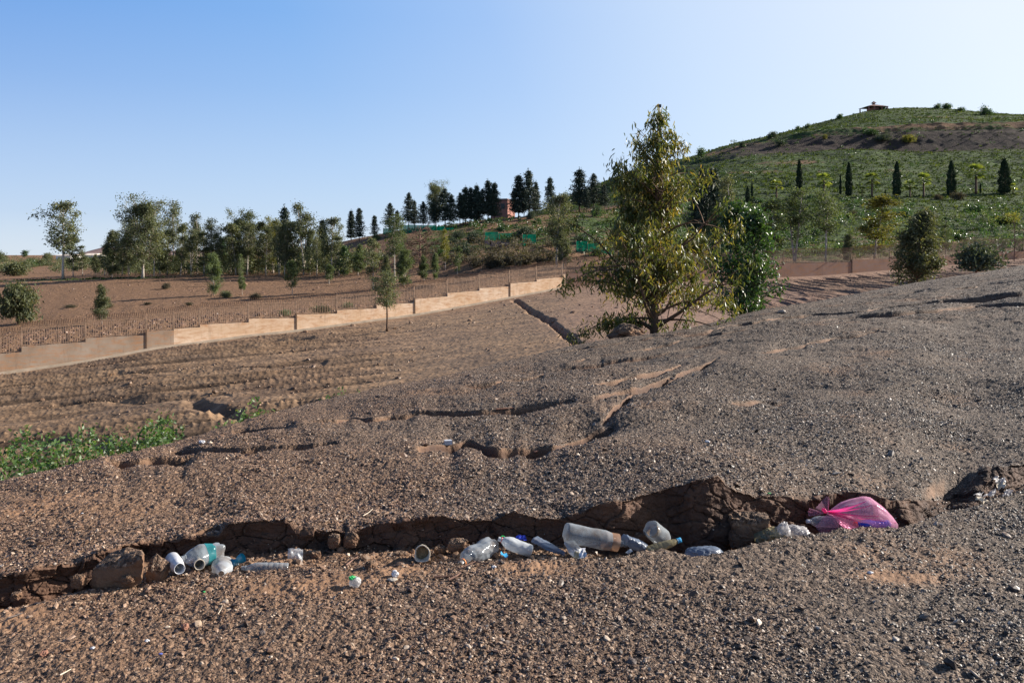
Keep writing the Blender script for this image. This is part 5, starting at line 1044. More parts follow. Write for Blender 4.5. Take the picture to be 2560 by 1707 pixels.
# ------------------------------------------------------------------ green nets
def net(us, vt, vb, label, dens=1.0):
    p0 = H(us[0], vb[0]); r = empty("green_net", p0); tag(r, label, "net fence", "green nets on the hillside"); P0 = np.array([*p0])
    Y = np.array([H(u, v).y for u, v in zip(us, vb)]); Y = np.full(len(us), Y.mean()); mb = MB(); pm = MB()
    for i in range(len(us) - 1):
        n = 7; t = np.linspace(0, 1, n)
        b = [np.array([*PT(us[i] + (us[i + 1] - us[i]) * s, vb[i] + (vb[i + 1] - vb[i]) * s, Y[i])]) for s in t]; tp = [np.array([*PT(us[i] + (us[i + 1] - us[i]) * s, vt[i], Y[i])]) for s in t]
        V = []
        for k in range(n):
            for q in np.linspace(0, 1, 4): V.append(b[k] * (1 - q) + tp[k] * q - P0 + np.array([0, .07 * math.sin(k * 2.1 + q * 3 + i), -.25 * (1 - q)]))
        Q = [[k * 4 + q, (k + 1) * 4 + q, (k + 1) * 4 + q + 1, k * 4 + q + 1] for k in range(n - 1) for q in range(3)]
        mb.add(V, Q); pm.tube([b[0] - P0 - [0, 0, .3], tp[0] - P0 + [0, 0, .12]], .035, 4)
    mb.build("net_panel", M['net'], r, True); pm.build("stakes", M['rust'], r)
net([958, 972, 990], [571, 568], [585, 583, 580], "short piece of green net left of the tall light green gum")
net([1002, 1020, 1038, 1054, 1072], [563, 562, 563, 563], [583, 583, 581, 580, 578], "longest stretch of green net fence above the leafless brown tree")
net([1072, 1091, 1112, 1134], [563, 566, 570], [577, 577, 576, 575], "stepped green net fence right of the leafless brown tree")
net([1306, 1340], [586], [610, 612], "short green net panel wrapped before a silvery shrub")
net([1440, 1469, 1502, 1535], [603, 609, 624], [630, 630, 634, 636], "stepped green net screen left of the big tree")
net([1212, 1246, 1280], [580, 583], [596, 598, 600], "sagging pale green net lying along the terrace")
# low stepped stone edging
r = empty("low_wall", H(1280, 612)); tag(r, "low stepped stone edging on the slope below the sagging net", "low wall"); mb = MB(); P0 = np.array([*r.location])
for (ua, ub, v) in ((1212, 1228, 604), (1225, 1252, 607), (1250, 1276, 611), (1274, 1318, 615), (1316, 1352, 619)):
    a, b = PT(ua, v, P0[1]), PT(ub, v, P0[1]); mb.box(((a + b) / 2) - Vector(P0) + Vector((0, 0, -.15)), (b.x - a.x, .4, .55 + .1 * ((ua * 7) % 3)))
mb.build("coping", simple("purplish_stone", (.24, .16, .15), .9, .2, .2, 2), r)
# ------------------------------------------------------------------ buildings
M['white'] = simple("white_paint", (.75, .73, .69), .6, .3, .05, 1); M['pink'] = simple("pink_render", (.27, .125, .10), .85, .2, .15, .5); M['tile'] = simple("dark_tile", (.16, .09, .075), .7, .3, .2, 2); M['dark'] = simple("dark_opening", (.03, .03, .035), .4, .4, .1, 1)
def prism(mb, c, L, W, h, ov=.3):
    x, y = L / 2 + ov, W / 2 + ov; cx, cy, cz = c
    mb.add([[cx - x, cy - y, cz], [cx + x, cy - y, cz], [cx + x, cy + y, cz], [cx - x, cy + y, cz], [cx - x, cy, cz + h], [cx + x, cy, cz + h], [cx - x, cy, cz + .001 - .15], [cx + x, cy, cz - .15]], [[0, 1, 5, 4], [2, 3, 4, 5]], [[1, 2, 5], [3, 0, 4], [0, 6, 1], [1, 6, 7], [2, 7, 3], [3, 7, 6], [1, 7, 2], [0, 3, 6]])
for (u0, u1, vt, vb, roofh, lab) in ((137, 178, 635, 646, .35, "long low white building with sunlit orange roof behind the leaning gum"), (203, 236, 634, 645, .45, "white gabled building in the middle of the three on the left horizon"), (240, 256, 633, 646, .3, "narrow white building nearest the gum belt on the left horizon")):
    Y = 420.; a, b = PT(u0, vb, Y), PT(u1, vb, Y); Wd = b.x - a.x; Ht = (vb - vt) / F * Y; gz = min(a.z, float(H((u0 + u1) / 2, 646).z)); base = Vector(((a.x + b.x) / 2, Y, a.z - .8))
    r = empty("warehouse", base, R(-12)); tag(r, lab, "building", "white buildings on the horizon")
    mb = MB(); mb.box((0, 5, Ht * .35 + .3), (Wd, 10, Ht * .7 + .7)); mb.build("walls", M['white'], r)
    mb = MB(); prism(mb, (0, 5, Ht * .7 + .66), Wd, 10, Ht * roofh); mb.build("roof", simple("pale_roof", (.72, .60, .48), .6, .3, .06, 1), r)
    for k in range(3):
        mb = MB(); mb.box((-Wd * .3 + Wd * .3 * k, -.02, Ht * .4), (Wd * .07, .1, Ht * .2)); mb.build("window", M['dark'], r)
# pavilion on the summit
b = PT(2184, 279, 338); r = empty("pavilion", b, R(8)); tag(r, "low open pavilion with hipped red roof and small cupola on the summit", "pavilion")
hw, hd = 3.9, 3.2
for x, y in ((-hw, -hd), (-hw * .4, -hd), (hw * .4, -hd), (hw, -hd), (-hw, hd), (hw, hd)):
    mb = MB(); mb.box((x, y, .6), (.35, .35, 1.8)); mb.build("pillar", M['pink'], r)
mb = MB(); mb.add([[-hw - .5, -hd - .5, 1.5], [hw + .5, -hd - .5, 1.5], [hw + .5, hd + .5, 1.5], [-hw - .5, hd + .5, 1.5], [-.5, -.4, 2.7], [.5, -.4, 2.7], [.5, .4, 2.7], [-.5, .4, 2.7]], [[0, 1, 5, 4], [1, 2, 6, 5], [2, 3, 7, 6], [3, 0, 4, 7], [4, 5, 6, 7], [3, 2, 1, 0]])
mb.build("roof", M['tile'], r)
mb = MB(); mb.box((0, 0, 2.95), (.8, .7, .5)); mb.add([[-.85, -.8, 3.2], [.85, -.8, 3.2], [.85, .8, 3.2], [-.85, .8, 3.2], [0, 0, 4.1]], [[3, 2, 1, 0]], [[0, 1, 4], [1, 2, 4], [2, 3, 4], [3, 0, 4]]); mb.build("cupola", M['tile'], r)
mb = MB(); mb.box((1.2, .5, .6), (5.0, 4.5, 1.5)); mb.build("back_wall", M['pink'], r)
# pink house behind the conifers
b = PT(1262, 545, 176); r = empty("house", b, R(-15)); tag(r, "pink flat-roofed house half hidden between the conifers on the ridge", "house")
mb = MB(); mb.box((-1.2, 3, 1.5), (3.6, 6, 4.2)); mb.build("walls", M['pink'], r)
mb = MB(); mb.box((-1.2, 3, 3.7), (3.9, 6.3, .2)); mb.box((-1.2, 3, 3.9), (3.4, 5.8, .2)); mb.build("roof", M['tile'], r)
for x in (-2.1, -.4):
    mb = MB(); mb.box((x, -.02, 2.4), (.8, .1, 1.1)); mb.build("window", M['dark'], r)
# pole behind the big tree and post right of the gums
b = PT(1648, 668, 84); r = empty("lamp_mast", b); tag(r, "tall grey mast rising behind the top of the big gum tree", "mast")
hh = (668 - 268) / F * 84; mb = MB(); mb.tube([[0, 0, -.5], [0, 0, hh * .5], [0, 0, hh]], [.17, .14, .10], 10); mb.build("pole", simple("grey_metal", (.28, .28, .30), .5, .5, .1, 3, 0, .6), r)
mb = MB(); mb.box((0, 0, hh + .1), (.36, .36, .28)); mb.build("lamp_head", M['dark'], r)
x_, y_ = wall_xy(2520); b = Vector((float(x_) - .5, float(y_) - 2, PT(2520, 650, float(y_)).z)); PLp = empty("thin_tree", b); tag(PLp, "thin bare stem standing before the shaded wall near the right edge", "tree")
mb = MB(); mb.tube([[0, 0, -.3], [.1, 0, 2.2], [0, 0, 4.3]], [.06, .045, .015], 5)
for k in range(12): z_ = 1.2 + k * .25; a = k * 2.4; mb.tube([[.05, 0, z_], [math.cos(a) * .5, math.sin(a) * .5, z_ + .5]], [.015, .004], 3, False)
mb.build("trunk", M['twig'], PLp)
# ------------------------------------------------------------------ clay blocks, stones, litter
rg = np.random.default_rng(200)
import bmesh
def rockmesh(name, size, seed, sub=5, rough=.22, flat=1.0, blocky=.35):
    bm = bmesh.new(); bmesh.ops.create_icosphere(bm, subdivisions=sub, radius=1.0); V = np.array([v.co[:] for v in bm.verts]); F_ = np.array([[v.index for v in f.verts] for f in bm.faces]); bm.free()
    m = np.abs(V).max(1)[:, None]; V = V * (1 - blocky) + (V / m) * blocky * .8
    n = fbm(V[:, 0] * 1.4 + seed, V[:, 1] * 1.4, V[:, 2] * 1.4, 4, seed); n2 = fbm(V[:, 0] * 5 + seed, V[:, 1] * 5, V[:, 2] * 5, 3, seed + 5)
    w1, w2, wi = worley(V[:, 0] * 1.6 + V[:, 2] + seed, V[:, 1] * 1.6 + V[:, 2] * .8, seed)
    V = V * (1 + rough * 1.5 * n + rough * .6 * n2 + rough * .7 * (wi - .5) - rough * .5 * (1 - sstep(0, .08, w2 - w1)))[:, None]; V = V * np.array(size) * .5
    return np_mesh(name, V, None, F_, False)
def rock(name, u, v, Y, size, seed, label, mat='clay', cat='clod', group=None, rz=0., tilt=(0, 0), **k):
    me = rockmesh(name, size, seed, **k); co = np.empty(len(me.vertices) * 3, np.float32); me.vertices.foreach_get("co", co); z = co.reshape(-1, 3)[:, 2] / size[2]
    if mat == 'clay':
        mat = 'near'; n_ = fbm(co[0::3] * 30, co[1::3] * 30, oct=2, seed=seed)
        for nm, a in (("bare", sstep(.38, .2, z + .1 * n_)), ("subsoil", sstep(.3, .1, z) * .65), ("grey", z * 0 + .3)): me.attributes.new(nm, 'FLOAT', 'POINT').data.foreach_set("value", a.astype(np.float32))  # lower sides take the same painted shade as the gully wall
    o = mobj(name, me, M[mat], None, PT(u, v, Y)); o.rotation_euler = (tilt[0], tilt[1], rz); return tag(o, label, cat, group)
px = lambda Y: Y / F
def gy(u, f=.5):
    i = int(np.searchsorted(uC, u)); return float(y_lip[i] + (y_base[i] - y_lip[i]) * f)
def gz(u, Y):
    i = int(np.searchsorted(uC, u)); return float(np.interp(Y, Yn[:, i], Zn[:, i]))
BG = "clay blocks fallen from the gully edge"
# a gravel-topped slab sliding into the gully, and smaller fallen blocks
M['slab'] = M['clay']
def slab(name, poly, vt, Y, th, seed, label):
    """a broken-off block: top outline in the picture plane line, own depth and thickness"""
    P0 = PT(poly[0][0], poly[0][1], Y); top = []
    for u, dy, v in poly: top.append(np.array([*PT(u, v, Y + dy)]))
    top = np.array(top); c = top.mean(0); rows = [c + (top - c) * .6 + [0, 0, .012], c + (top - c) * .93 + [0, 0, .004], top - [0, 0, .01], c + (top - c) * .97 - [0, 0, th * .55], c + (top - c) * .8 - [0, 0, th]]
    def dens(r):
        n = len(r); t = np.linspace(0, n, n * 9, endpoint=False); i = t.astype(int); f = (t - i)[:, None]; return r[i % n] * (1 - f) + r[(i + 1) % n] * f
    rr = [dens(r) for r in rows]; full = []
    for a, b in zip(rr[:-1], rr[1:]):
        for s in np.linspace(0, 1, 5, endpoint=False): full.append(a * (1 - s) + b * s)
    full.append(rr[-1]); full = np.array(full); n = full.shape[1]
    nz = np.stack([fbm(full[..., 0] * 16 + k * 7, full[..., 1] * 16, full[..., 2] * 16, 4, seed + k) for k in range(3)], -1); V = (full + nz * .02).reshape(-1, 3) - c
    m = full.shape[0]; i = np.arange(m - 1)[:, None] * n + np.arange(n)[None, :]; j = np.arange(m - 1)[:, None] * n + (np.arange(n)[None, :] + 1) % n
    Q = np.stack([i, i + n, j + n, j], -1).reshape(-1, 4); k = len(V); V = np.vstack([V, V[:n].mean(0)]); T = [[k, a, (a + 1) % n] for a in range(n)]
    tb = np.concatenate([np.clip((np.arange(m * n) // n - 7) / 4, 0, 1), [0]])
    o = mobj(name, np_mesh(name, V, Q, T, False, dict(bare=tb, subsoil=tb * .5, grey=tb * 0 + .2)), M['near'], None, Vector(c)); tag(o, label, "clod", BG); return o  # block sides coloured darker, shade painted in as on the gully wall
# top outlines: (u, depth offset, v)
slab("clay_block", [(226, .0, 1426), (300, .0, 1415), (358, .0, 1393), (362, .1, 1372), (330, .14, 1368), (262, .12, 1390)], 0, 4.02, .13, 301, "largest clay slab, gravel-topped, tipped into the gully at the left")
slab("clay_block", [(366, .0, 1424), (400, .0, 1430), (424, .05, 1408), (390, .10, 1386), (372, .06, 1400)], 0, 4.12, .07, 302, "wedge-shaped clay block between the large slab and the litter")
rock("clay_block", 197, 1452, 3.98, (.07, .06, .075), 303, "small reddish clay block leaning left of the large slab", cat="clod", group=BG, blocky=.7)
rock("clay_block", 318, 1447, 4.02, (.07, .05, .045), 304, "rounded clay lump under the large slab", group=BG)
rock("clay_block", 40, 1489, 3.95, (.05, .05, .04), 305, "small clay lump in the shade at the far left of the gully", group=BG)
rock("clay_block", 835, 1352, gy(835, .86), (.075, .07, .08), 306, "upright clay lump against the wall left of the middle", group=BG, blocky=.4)
rock("clay_block", 877, 1350, gy(877, .9), (.085, .07, .085), 307, "clay lump with gravel cap next to the upright lump", group=BG)
rock("clay_block", 790, 1385, gy(790, .7), (.06, .05, .04), 308, "low clay lump right of the square plastic scrap", group=BG)
rock("clay_block", 1143, 1363, gy(1143, .6), (.11, .09, .075), 309, "knobbly reddish clay clod left of the bottle with orange ring", group=BG)
rock("clay_block", 1100, 1375, gy(1100, .6), (.065, .05, .045), 310, "dark crumbly clod between the muddy cup and the reddish clod", group=BG)
rock("clay_block", 1000, 1385, gy(1000, .7), (.10, .07, .03), 311, "flat clay lump left of the muddy cup", group=BG)
rock("clay_block", 925, 1415, gy(925, .1), (.055, .05, .055), 312, "dark clod standing in the gully floor left of the muddy cup", group=BG)
rock("clay_block", 1868, 1325, gy(1868, .8), (.27, .2, .23), 313, "big dark clay boulder under the gully edge left of the white bags", group=BG, blocky=.55, rough=.18)
rock("clay_block", 1600, 1342, gy(1600, .85), (.07, .05, .05), 314, "clay lump behind the bluish crushed bottle", group=BG)
rock("stone", 1566, 842, 17.2, (.8, .6, .5), 320, "dark earth hummock on the crest left of the big gum tree", cat="boulder", sub=5, blocky=.2)
for u, v, s, sd, lab, m in ((2090, 1187, (.055, .035, .014), 330, "flat tilted pale stone on the slope above the pink bag", 'pale'), (462, 1575, (.03, .03, .03), 331, "round reddish pebble in the foreground left of centre", 'redst'), (655, 1587, (.03, .03, .026), 332, "dark round pebble in the foreground right of the reddish one", 'darkst'),
                            (2315, 1318, (.03, .02, .015), 333, "dark flat chip on the near lip right of the pink bag", 'darkst'), (1240, 1455, (.03, .025, .018), 334, "purplish pebble below the bottle with the orange ring", 'darkst'), (1955, 783, (.22, .14, .09), 335, "pale stone on the crest right of the glossy tree", 'pale'),
                            (1340, 1140, (.05, .03, .02), 337, "small orange stone below the second crack", 'redst'), (110, 1640, (.035, .03, .02), 338, "pinkish stone at the bottom left", 'redst'), (1580, 1660, (.04, .035, .025), 339, "grey pebble in the bottom foreground right of centre", 'darkst'), (2240, 1600, (.035, .03, .016), 340, "pale chip in the foreground below the pink bag", 'pale')):
    if m not in M: M[m] = simple("stone_" + m, dict(pale=(.36, .31, .26), redst=(.26, .12, .075), darkst=(.10, .075, .065))[m], .7, .4, .25, 30, .3)
    b = GN(u, v); me = rockmesh("stone", s, sd, 3, .2, 1, .4); o = mobj("stone", me, M[m], None, b + Vector((0, 0, s[2] * .3))); o.rotation_euler = (.15, .1, sd); tag(o, lab, "stone")
# loose crumbs along the gully floor
msk = areaN * ((Sn > 2.3) & (Sn < 4.1)) * (0.3 + (fbm(Xn * 3, Yn * 3, oct=2, seed=210) > 0))
n4 = 2600; P4, _ = sample_grid(Xn, Yn, Zn, msk, n4); s4 = np.exp(rng.normal(0, .55, n4)) * .008
gn_scatter("crumbs", P4 + np.array([0, 0, .003]), rng.normal(0, 1, (n4, 3)), np.stack([s4 * rng.uniform(.8, 1.4, n4), s4, s4 * rng.uniform(.5, 1, n4)], -1), np.full(n4, .1), M['clod'], 3, .45, label="clay crumbs and dirt lying along the gully floor")
# dry sticks and straws
M['straw'] = simple("pale_straw", (.50, .42, .32), .7, .3, .15, 10)
def stick(pts, Y, r, mat, label, name="stick"):
    P = np.array([[*PT(u, v, Y + dy)] for u, v, dy in pts]); c = P.mean(0); o_ = MB(); o_.tube(P - c, np.linspace(r, r * .5, len(P)), 5); o = o_.build(name, M[mat]); o.location = c; return tag(o, label, "twig", "dry sticks and straws")
def gstick(pts, r, mat, label, lift=.01):
    P = np.array([[*(GN(u, v) + Vector((0, 0, lift)))] for u, v in pts]); c = P.mean(0); o_ = MB(); o_.tube(P - c, np.linspace(r, r * .6, len(P)), 5); o = o_.build("stick", M[mat]); o.location = c; return tag(o, label, "twig", "dry sticks and straws")
gstick([(1085, 1449), (1110, 1447), (1133, 1445)], .006, 'twig', "short dark stick in front of the orange-ringed bottle")
gstick([(1122, 1455), (1140, 1445), (1152, 1437)], .006, 'twig', "stick slanting up beside the short dark stick")
gstick([(1160, 1421), (1190, 1412), (1220, 1415)], .004, 'twig', "thin twig right under the orange-ringed bottle")
gstick([(908, 1293), (922, 1285), (932, 1276)], .0028, 'straw', "white curved straw on the slope above the left gully")
gstick([(545, 1542), (552, 1530), (556, 1520)], .002, 'straw', "thin pale straw in the left foreground")
gstick([(1240, 1026), (1262, 1026), (1282, 1022)], .008, 'redst', "reddish stick lying far up the slope left of the second crack")
gstick([(150, 1694), (168, 1684), (178, 1680)], .003, 'straw', "pale straw at the bottom left")
gstick([(865, 1418), (880, 1407), (895, 1395)], .005, 'twig', "grey splintered stick in the gully left of the muddy cup")
gstick([(20, 1552), (40, 1545), (56, 1538)], .004, 'darkst', "dark twig at the left edge below the gully")
# -------- plastic litter
M['clear'] = filmmat("clear_plastic", (.45, .49, .53), .72, .1, .22, 1.0, .8)
M['milky'] = filmmat("milky_plastic", (.62, .65, .68), .38, .22, .35, .6, .7)
M['tealfilm'] = filmmat("teal_label_film", (.03, .30, .33), .55, .2, .3, .6)
M['greyfilm'] = filmmat("grey_blue_film", (.20, .25, .34), .35, .3, .3, .5, .3)
M['brownfilm'] = filmmat("brown_stained_plastic", (.34, .20, .13), .2, .3, .3, .6, .3)
M['yelfilm'] = filmmat("yellowed_plastic", (.38, .33, .20), .45, .2, .35, .7, .4)
M['pinkfilm'] = filmmat("pink_bag_film", (.92, .50, .68), .82, .2, .4, .7, 0.0, 60)
M['pinkdeep'] = filmmat("pink_gathered_film", (.75, .07, .30), .30, .25, .5, .6)
M['whitefilm'] = filmmat("white_bag_film", (.62, .60, .60), .28, .3, .5, .5)
M['bluep'] = simple("blue_cap_plastic", (.04, .28, .52), .35, .5, .1, 5); M['redp'] = simple("red_ring", (.6, .03, .03), .35, .5, .1, 5); M['orp'] = simple("orange_ring", (.75, .22, .03), .35, .5, .1, 5)
M['grp'] = simple("green_plastic", (.03, .42, .10), .35, .5, .1, 5); M['navy'] = filmmat("blue_bottle_plastic", (.03, .06, .55), .1, .15, .35, .8); M['teal'] = simple("teal_printed_card", (.01, .17, .27), .3, .6, .2, 20)
M['foam'] = simple("dirty_white_cup", (.52, .45, .36), .7, .3, .25, 25); M['mud'] = simple("dried_mud", (.30, .20, .11), .9, .2, .3, 60, .5); M['whitep'] = simple("white_plastic", (.55, .54, .55), .35, .5, .2, 30); M['printblue'] = simple("blue_print", (.13, .16, .50), .4, .5, .1, 20)
def axis_matrix(a, b, roll=0.0):
    a, b = Vector(a), Vector(b); z = (b - a).normalized(); x = z.cross(Vector((0, 0, 1))); x = x.normalized() if x.length > .01 else Vector((1, 0, 0)); y = z.cross(x)
    Mx = Matrix((x, y, z)).transposed().to_4x4() @ Matrix.Rotation(roll, 4, 'Z'); Mx.translation = a; return Mx
PROFS = dict(soda=[(0, .3), (.01, .8), (.03, .95), (.08, 1), (.30, 1), (.34, .985), (.55, 1), (.62, 1), (.72, .9), (.82, .62), (.89, .33), (.92, .28), (1, .27)],
             water=[(0, .35), (.012, .85), (.03, 1), (.10, 1), (.12, .94), (.14, 1), (.20, 1), (.22, .94), (.24, 1), (.31, 1), (.33, .94), (.35, 1), (.43, 1), (.45, .94), (.47, 1), (.60, 1), (.70, .93), (.80, .7), (.88, .38), (.91, .33), (1, .32)])
def bottle(name, A, B, r, mat, label, kind='soda', crush=.08, flat=1.0, seed=1, ring=None, cap=None, lobes=True, open_=.0, roll=0., extra=None, cat='bottle'):
    """A = bottom end, B = mouth"""
    A, B = Vector(A), Vector(B); L = (B - A).length; root = empty(name, A); tag(root, label, cat); Mx = axis_matrix((0, 0, 0), B - A, roll)
    pr = np.array(PROFS[kind]); zz = np.linspace(0, 1, 70); rr = np.interp(zz, pr[:, 0], pr[:, 1]) * r; prof = np.stack([zz * L, rr], -1)
    def fn(V):
        th = np.arctan2(V[:, 1], V[:, 0]); z = V[:, 2] / L; body = sstep(.93, .75, z)
        n = fbm(np.cos(th) * 1.3 + seed * 3, np.sin(th) * 1.3, z * L / r * .45, 3, seed) ; n2 = np.abs(fbm(np.cos(th) * 3 + seed, np.sin(th) * 3, z * L / r * 1.1, 2, seed + 7))
        w1 = worley(np.cos(th) * 1.5 + seed * 3 + 2, z * L / r * .55 + np.sin(th) * 1.5, seed)[0]; k = 1 + body * (crush * n * 1.6 - crush * 1.0 * w1 + crush * .5 - crush * .9 * n2 + (.06 * np.cos(5 * th) * sstep(.12, .0, z) if lobes else 0)); W = V.copy(); W[:, 0] *= k; W[:, 1] *= k * (flat * body + (1 - body)); W[:, 2] -= (np.hypot(V[:, 0], V[:, 1]) < r * .5) * (z < .02) * -.12 * r
        bend = crush * .5 * np.sin(z * 3.1 + seed) * r; W[:, 0] += bend * body; return W
    mb = MB(); mb.lathe(prof, 30, Mx, fn); mb.build("body", M[mat], root, True)
    def ringm(z0, z1, rad, m, nm, capd=False):
        q = MB(); q.lathe([(z0 * L, rad * .5 if capd else rad * .98), (z0 * L, rad), (z1 * L, rad), (z1 * L, rad * .98)] if not capd else [(z0 * L, rad), (z1 * L * .995, rad), (z1 * L, rad * .9), (z1 * L, .001)], 18, Mx, None, False); q.build(nm, M[m], root, True)
    ringm(.900, .918, .42 * r * (pr[-1, 1] / .3), ring or mat, "neck_ring")
    if cap: ringm(.93, 1.02, .37 * r * (pr[-1, 1] / .3), cap, "cap", True)
    if extra: extra(root, Mx, L, r, fn)
    return root
def band(z0, z1, mat, k=1.012, name="label_band"):
    def f(root, Mx, L, r, fn):
        z = np.linspace(z0, z1, 14); q = MB(); q.lathe(np.stack([z * L, z * 0 + r * k], -1), 30, Mx, fn, False); q.build(name, M[mat], root, True)
    return f
def P3_(u, v, f=.5, dy=0): return PT(u, v, gy(u, f) + dy)
bottle("plastic_bottle", P3_(553, 1379, .65), P3_(452, 1398, .30), .056, 'clear', "large crumpled clear bottle with a teal label rest leaning on the left gully wall", 'soda', .20, .9, 3, extra=band(.26, .46, 'tealfilm'))
bottle("plastic_bottle", P3_(722, 1420, .22), P3_(603, 1419, .16), .030, 'clear', "slim ribbed clear bottle lying level, half buried, at the left of the gully", 'water', .10, .9, 5)
bottle("plastic_bottle", PT(556, 1403, gy(556, .6)), PT(553, 1434, gy(556, -.1)), .052, 'milky', "milky crushed bottle with its mouth towards the viewer", 'soda', .16, .75, 8)
bottle("plastic_bottle", PT(1228, 1357, gy(1228, .62)), PT(1150, 1410, gy(1150, -.0)), .052, 'clear', "crushed pinch-waisted clear bottle with an orange ring on its neck", 'soda', .26, .8, 11, ring='orp')
bottle("plastic_bottle", PT(1330, 1378, gy(1330, .45)), PT(1246, 1346, gy(1246, .5)), .042, 'milky', "milky bottle with a red ring on its neck, pointing left", 'soda', .14, .8, 14, ring='redp')
bottle("plastic_bottle", PT(1412, 1329, gy(1412, .45)), PT(1568, 1361, gy(1560, .55)), .055, 'clear', "largest clear bottle in the middle with something brown inside, lying on other litter", 'soda', .07, .95, 17, extra=band(.62, .84, 'brownfilm', .9, "brown_residue"))
bottle("plastic_bottle", PT(1625, 1320, gy(1625, .5)), PT(1672, 1358, gy(1672, .7)), .052, 'clear', "short clear bottle seen from its round bottom, orange dirt inside", 'soda', .05, 1, 20, extra=band(.10, .26, 'mud', .7, "dirt"))
bottle("plastic_bottle", PT(1618, 1378, gy(1618, .3)), PT(1701, 1349, gy(1701, .40)), .034, 'yelfilm', "flattened yellowed bottle with a blue cap lying across the short one", 'water', .14, .62, 23, cap='bluep', ring='bluep')
bottle("plastic_bottle", PT(1558, 1345, gy(1558, .6)), PT(1632, 1378, gy(1632, .45)), .042, 'greyfilm', "bluish dusty crushed bottle right of the largest one", 'water', .25, .7, 26)
# open vessels
def cup(name, A, B, r0, r1, mat, label, inner=None, crush=.03, seed=1, cat='cup', shoulder=False):
    """A = closed end, B = open rim facing the viewer"""
    A, B = Vector(A), Vector(B); L = (B - A).length; root = empty(name, A); tag(root, label, cat); Mx = axis_matrix((0, 0, 0), B - A)
    def fn(V):
        th = np.arctan2(V[:, 1], V[:, 0]); k = 1 + crush * fbm(np.cos(th) * 1.2 + seed, np.sin(th) * 1.2, V[:, 2] / L, 2, seed) * 2; W = V.copy(); W[:, :2] *= k[:, None]; return W
    o_ = [(0, r0 * .9), (.03 * L, r0)] + ([(.55 * L, r0 * 1.02), (.72 * L, r0 * .92), (.80 * L, r1 * 1.02)] if shoulder else []) + [(L * .94, r1), (L * .95, r1 * 1.07), (L, r1 * 1.07), (L, r1 * .95), (L * .2, r0 * .85), (L * .19, .001)]
    mb = MB(); mb.lathe(o_, 28, Mx, fn); mb.build("shell", M[mat], root, True)
    if inner: q = MB(); q.lathe([(L * .5, r1 * .9), (L * .62, r1 * .4), (L * .6, .001)], 20, Mx, fn, False); q.build("mud_filling", M[inner], root, True)
    return root, Mx, L
yr, Mx, L = cup("yogurt_bottle", PT(430, 1396, gy(430, .45)), PT(449, 1421, gy(449, -.15)), .034, .024, 'whitep', "small white drink bottle with blue print, open mouth to the viewer", None, .02, 2, 'bottle', True)
q = MB(); th = np.linspace(-1.1, 1.1, 12); z = np.linspace(.25, .55, 5) * L
Vv = np.array([[.0352 * math.cos(t + 2.4), .0352 * math.sin(t + 2.4), zz] for zz in z for t in th]); A4 = np.array(Mx); q.add(Vv @ A4[:3, :3].T + A4[:3, 3], grid_quads(5, 12)); q.build("blue_print", M['printblue'], yr, True)
cup("paper_cup", PT(492, 1400, gy(492, .6)), PT(499, 1411, gy(499, .1)), .019, .024, 'foam', "small white paper cup lying open beside the milky bottle", 'mud', .02, 3)
cup("paper_cup", PT(1056, 1376, gy(1056, .6)), PT(1055, 1384, gy(1055, .2)), .030, .038, 'foam', "squashed white cup packed with dried mud in the middle of the gully", 'mud', .12, 9)
# crushed teal carton with its light lettering
r = empty("crushed_carton", P3_(590, 1403, .4)); tag(r, "crushed teal drink can behind the milky bottle", "can")
mb = MB(); th = np.linspace(0, 2 * np.pi, 24, endpoint=False); rows = []
for k, z_ in enumerate(np.linspace(-.045, .045, 22)):
    sq = 1 - .45 * math.exp(-((z_ - .002) / .014) ** 2); rows.append(np.stack([np.cos(th) * .024 * sq * (1 + .12 * np.sin(3 * th + z_ * 60)), np.sin(th) * .02 * sq, np.full(24, z_)], -1))
V = np.array(rows).reshape(-1, 3); i = np.arange(21)[:, None] * 24 + np.arange(24)[None, :]; j = np.arange(21)[:, None] * 24 + (np.arange(24)[None, :] + 1) % 24; Q = np.stack([i, j, j + 24, i + 24], -1).reshape(-1, 4)
RR = np.array(Matrix.Rotation(R(58), 3, 'Y')); mb.add(V @ RR.T, Q); mb.build("body", M['teal'], r, True)
mb = MB()
for cx, kind in ((-.012, 'o'), (-.002, 's'), (.008, 'x')):
    if kind == 'o': a_ = np.linspace(0, 6.28, 14); P = np.stack([cx + .0038 * np.cos(a_), 0 * a_ - .0215, .0045 * np.sin(a_)], -1); mb.tube(P, .0007, 4)
    elif kind == 's': a_ = np.linspace(0, 1, 12); P = np.stack([cx + .003 * np.sin(a_ * 6.28 + 1.5), 0 * a_ - .0215, .0045 * (1 - 2 * a_)], -1); mb.tube(P, .0007, 4)
    else: mb.tube([[cx - .003, -.0215, -.0045], [cx + .003, -.0215, .0045]], .0007, 4); mb.tube([[cx - .003, -.0215, .0045], [cx + .003, -.0215, -.0045]], .0007, 4)
mb.build("lettering", simple("pale_print", (.55, .75, .80), .5, .4, .1, 9), r).location = (.012, -.003, -.004)
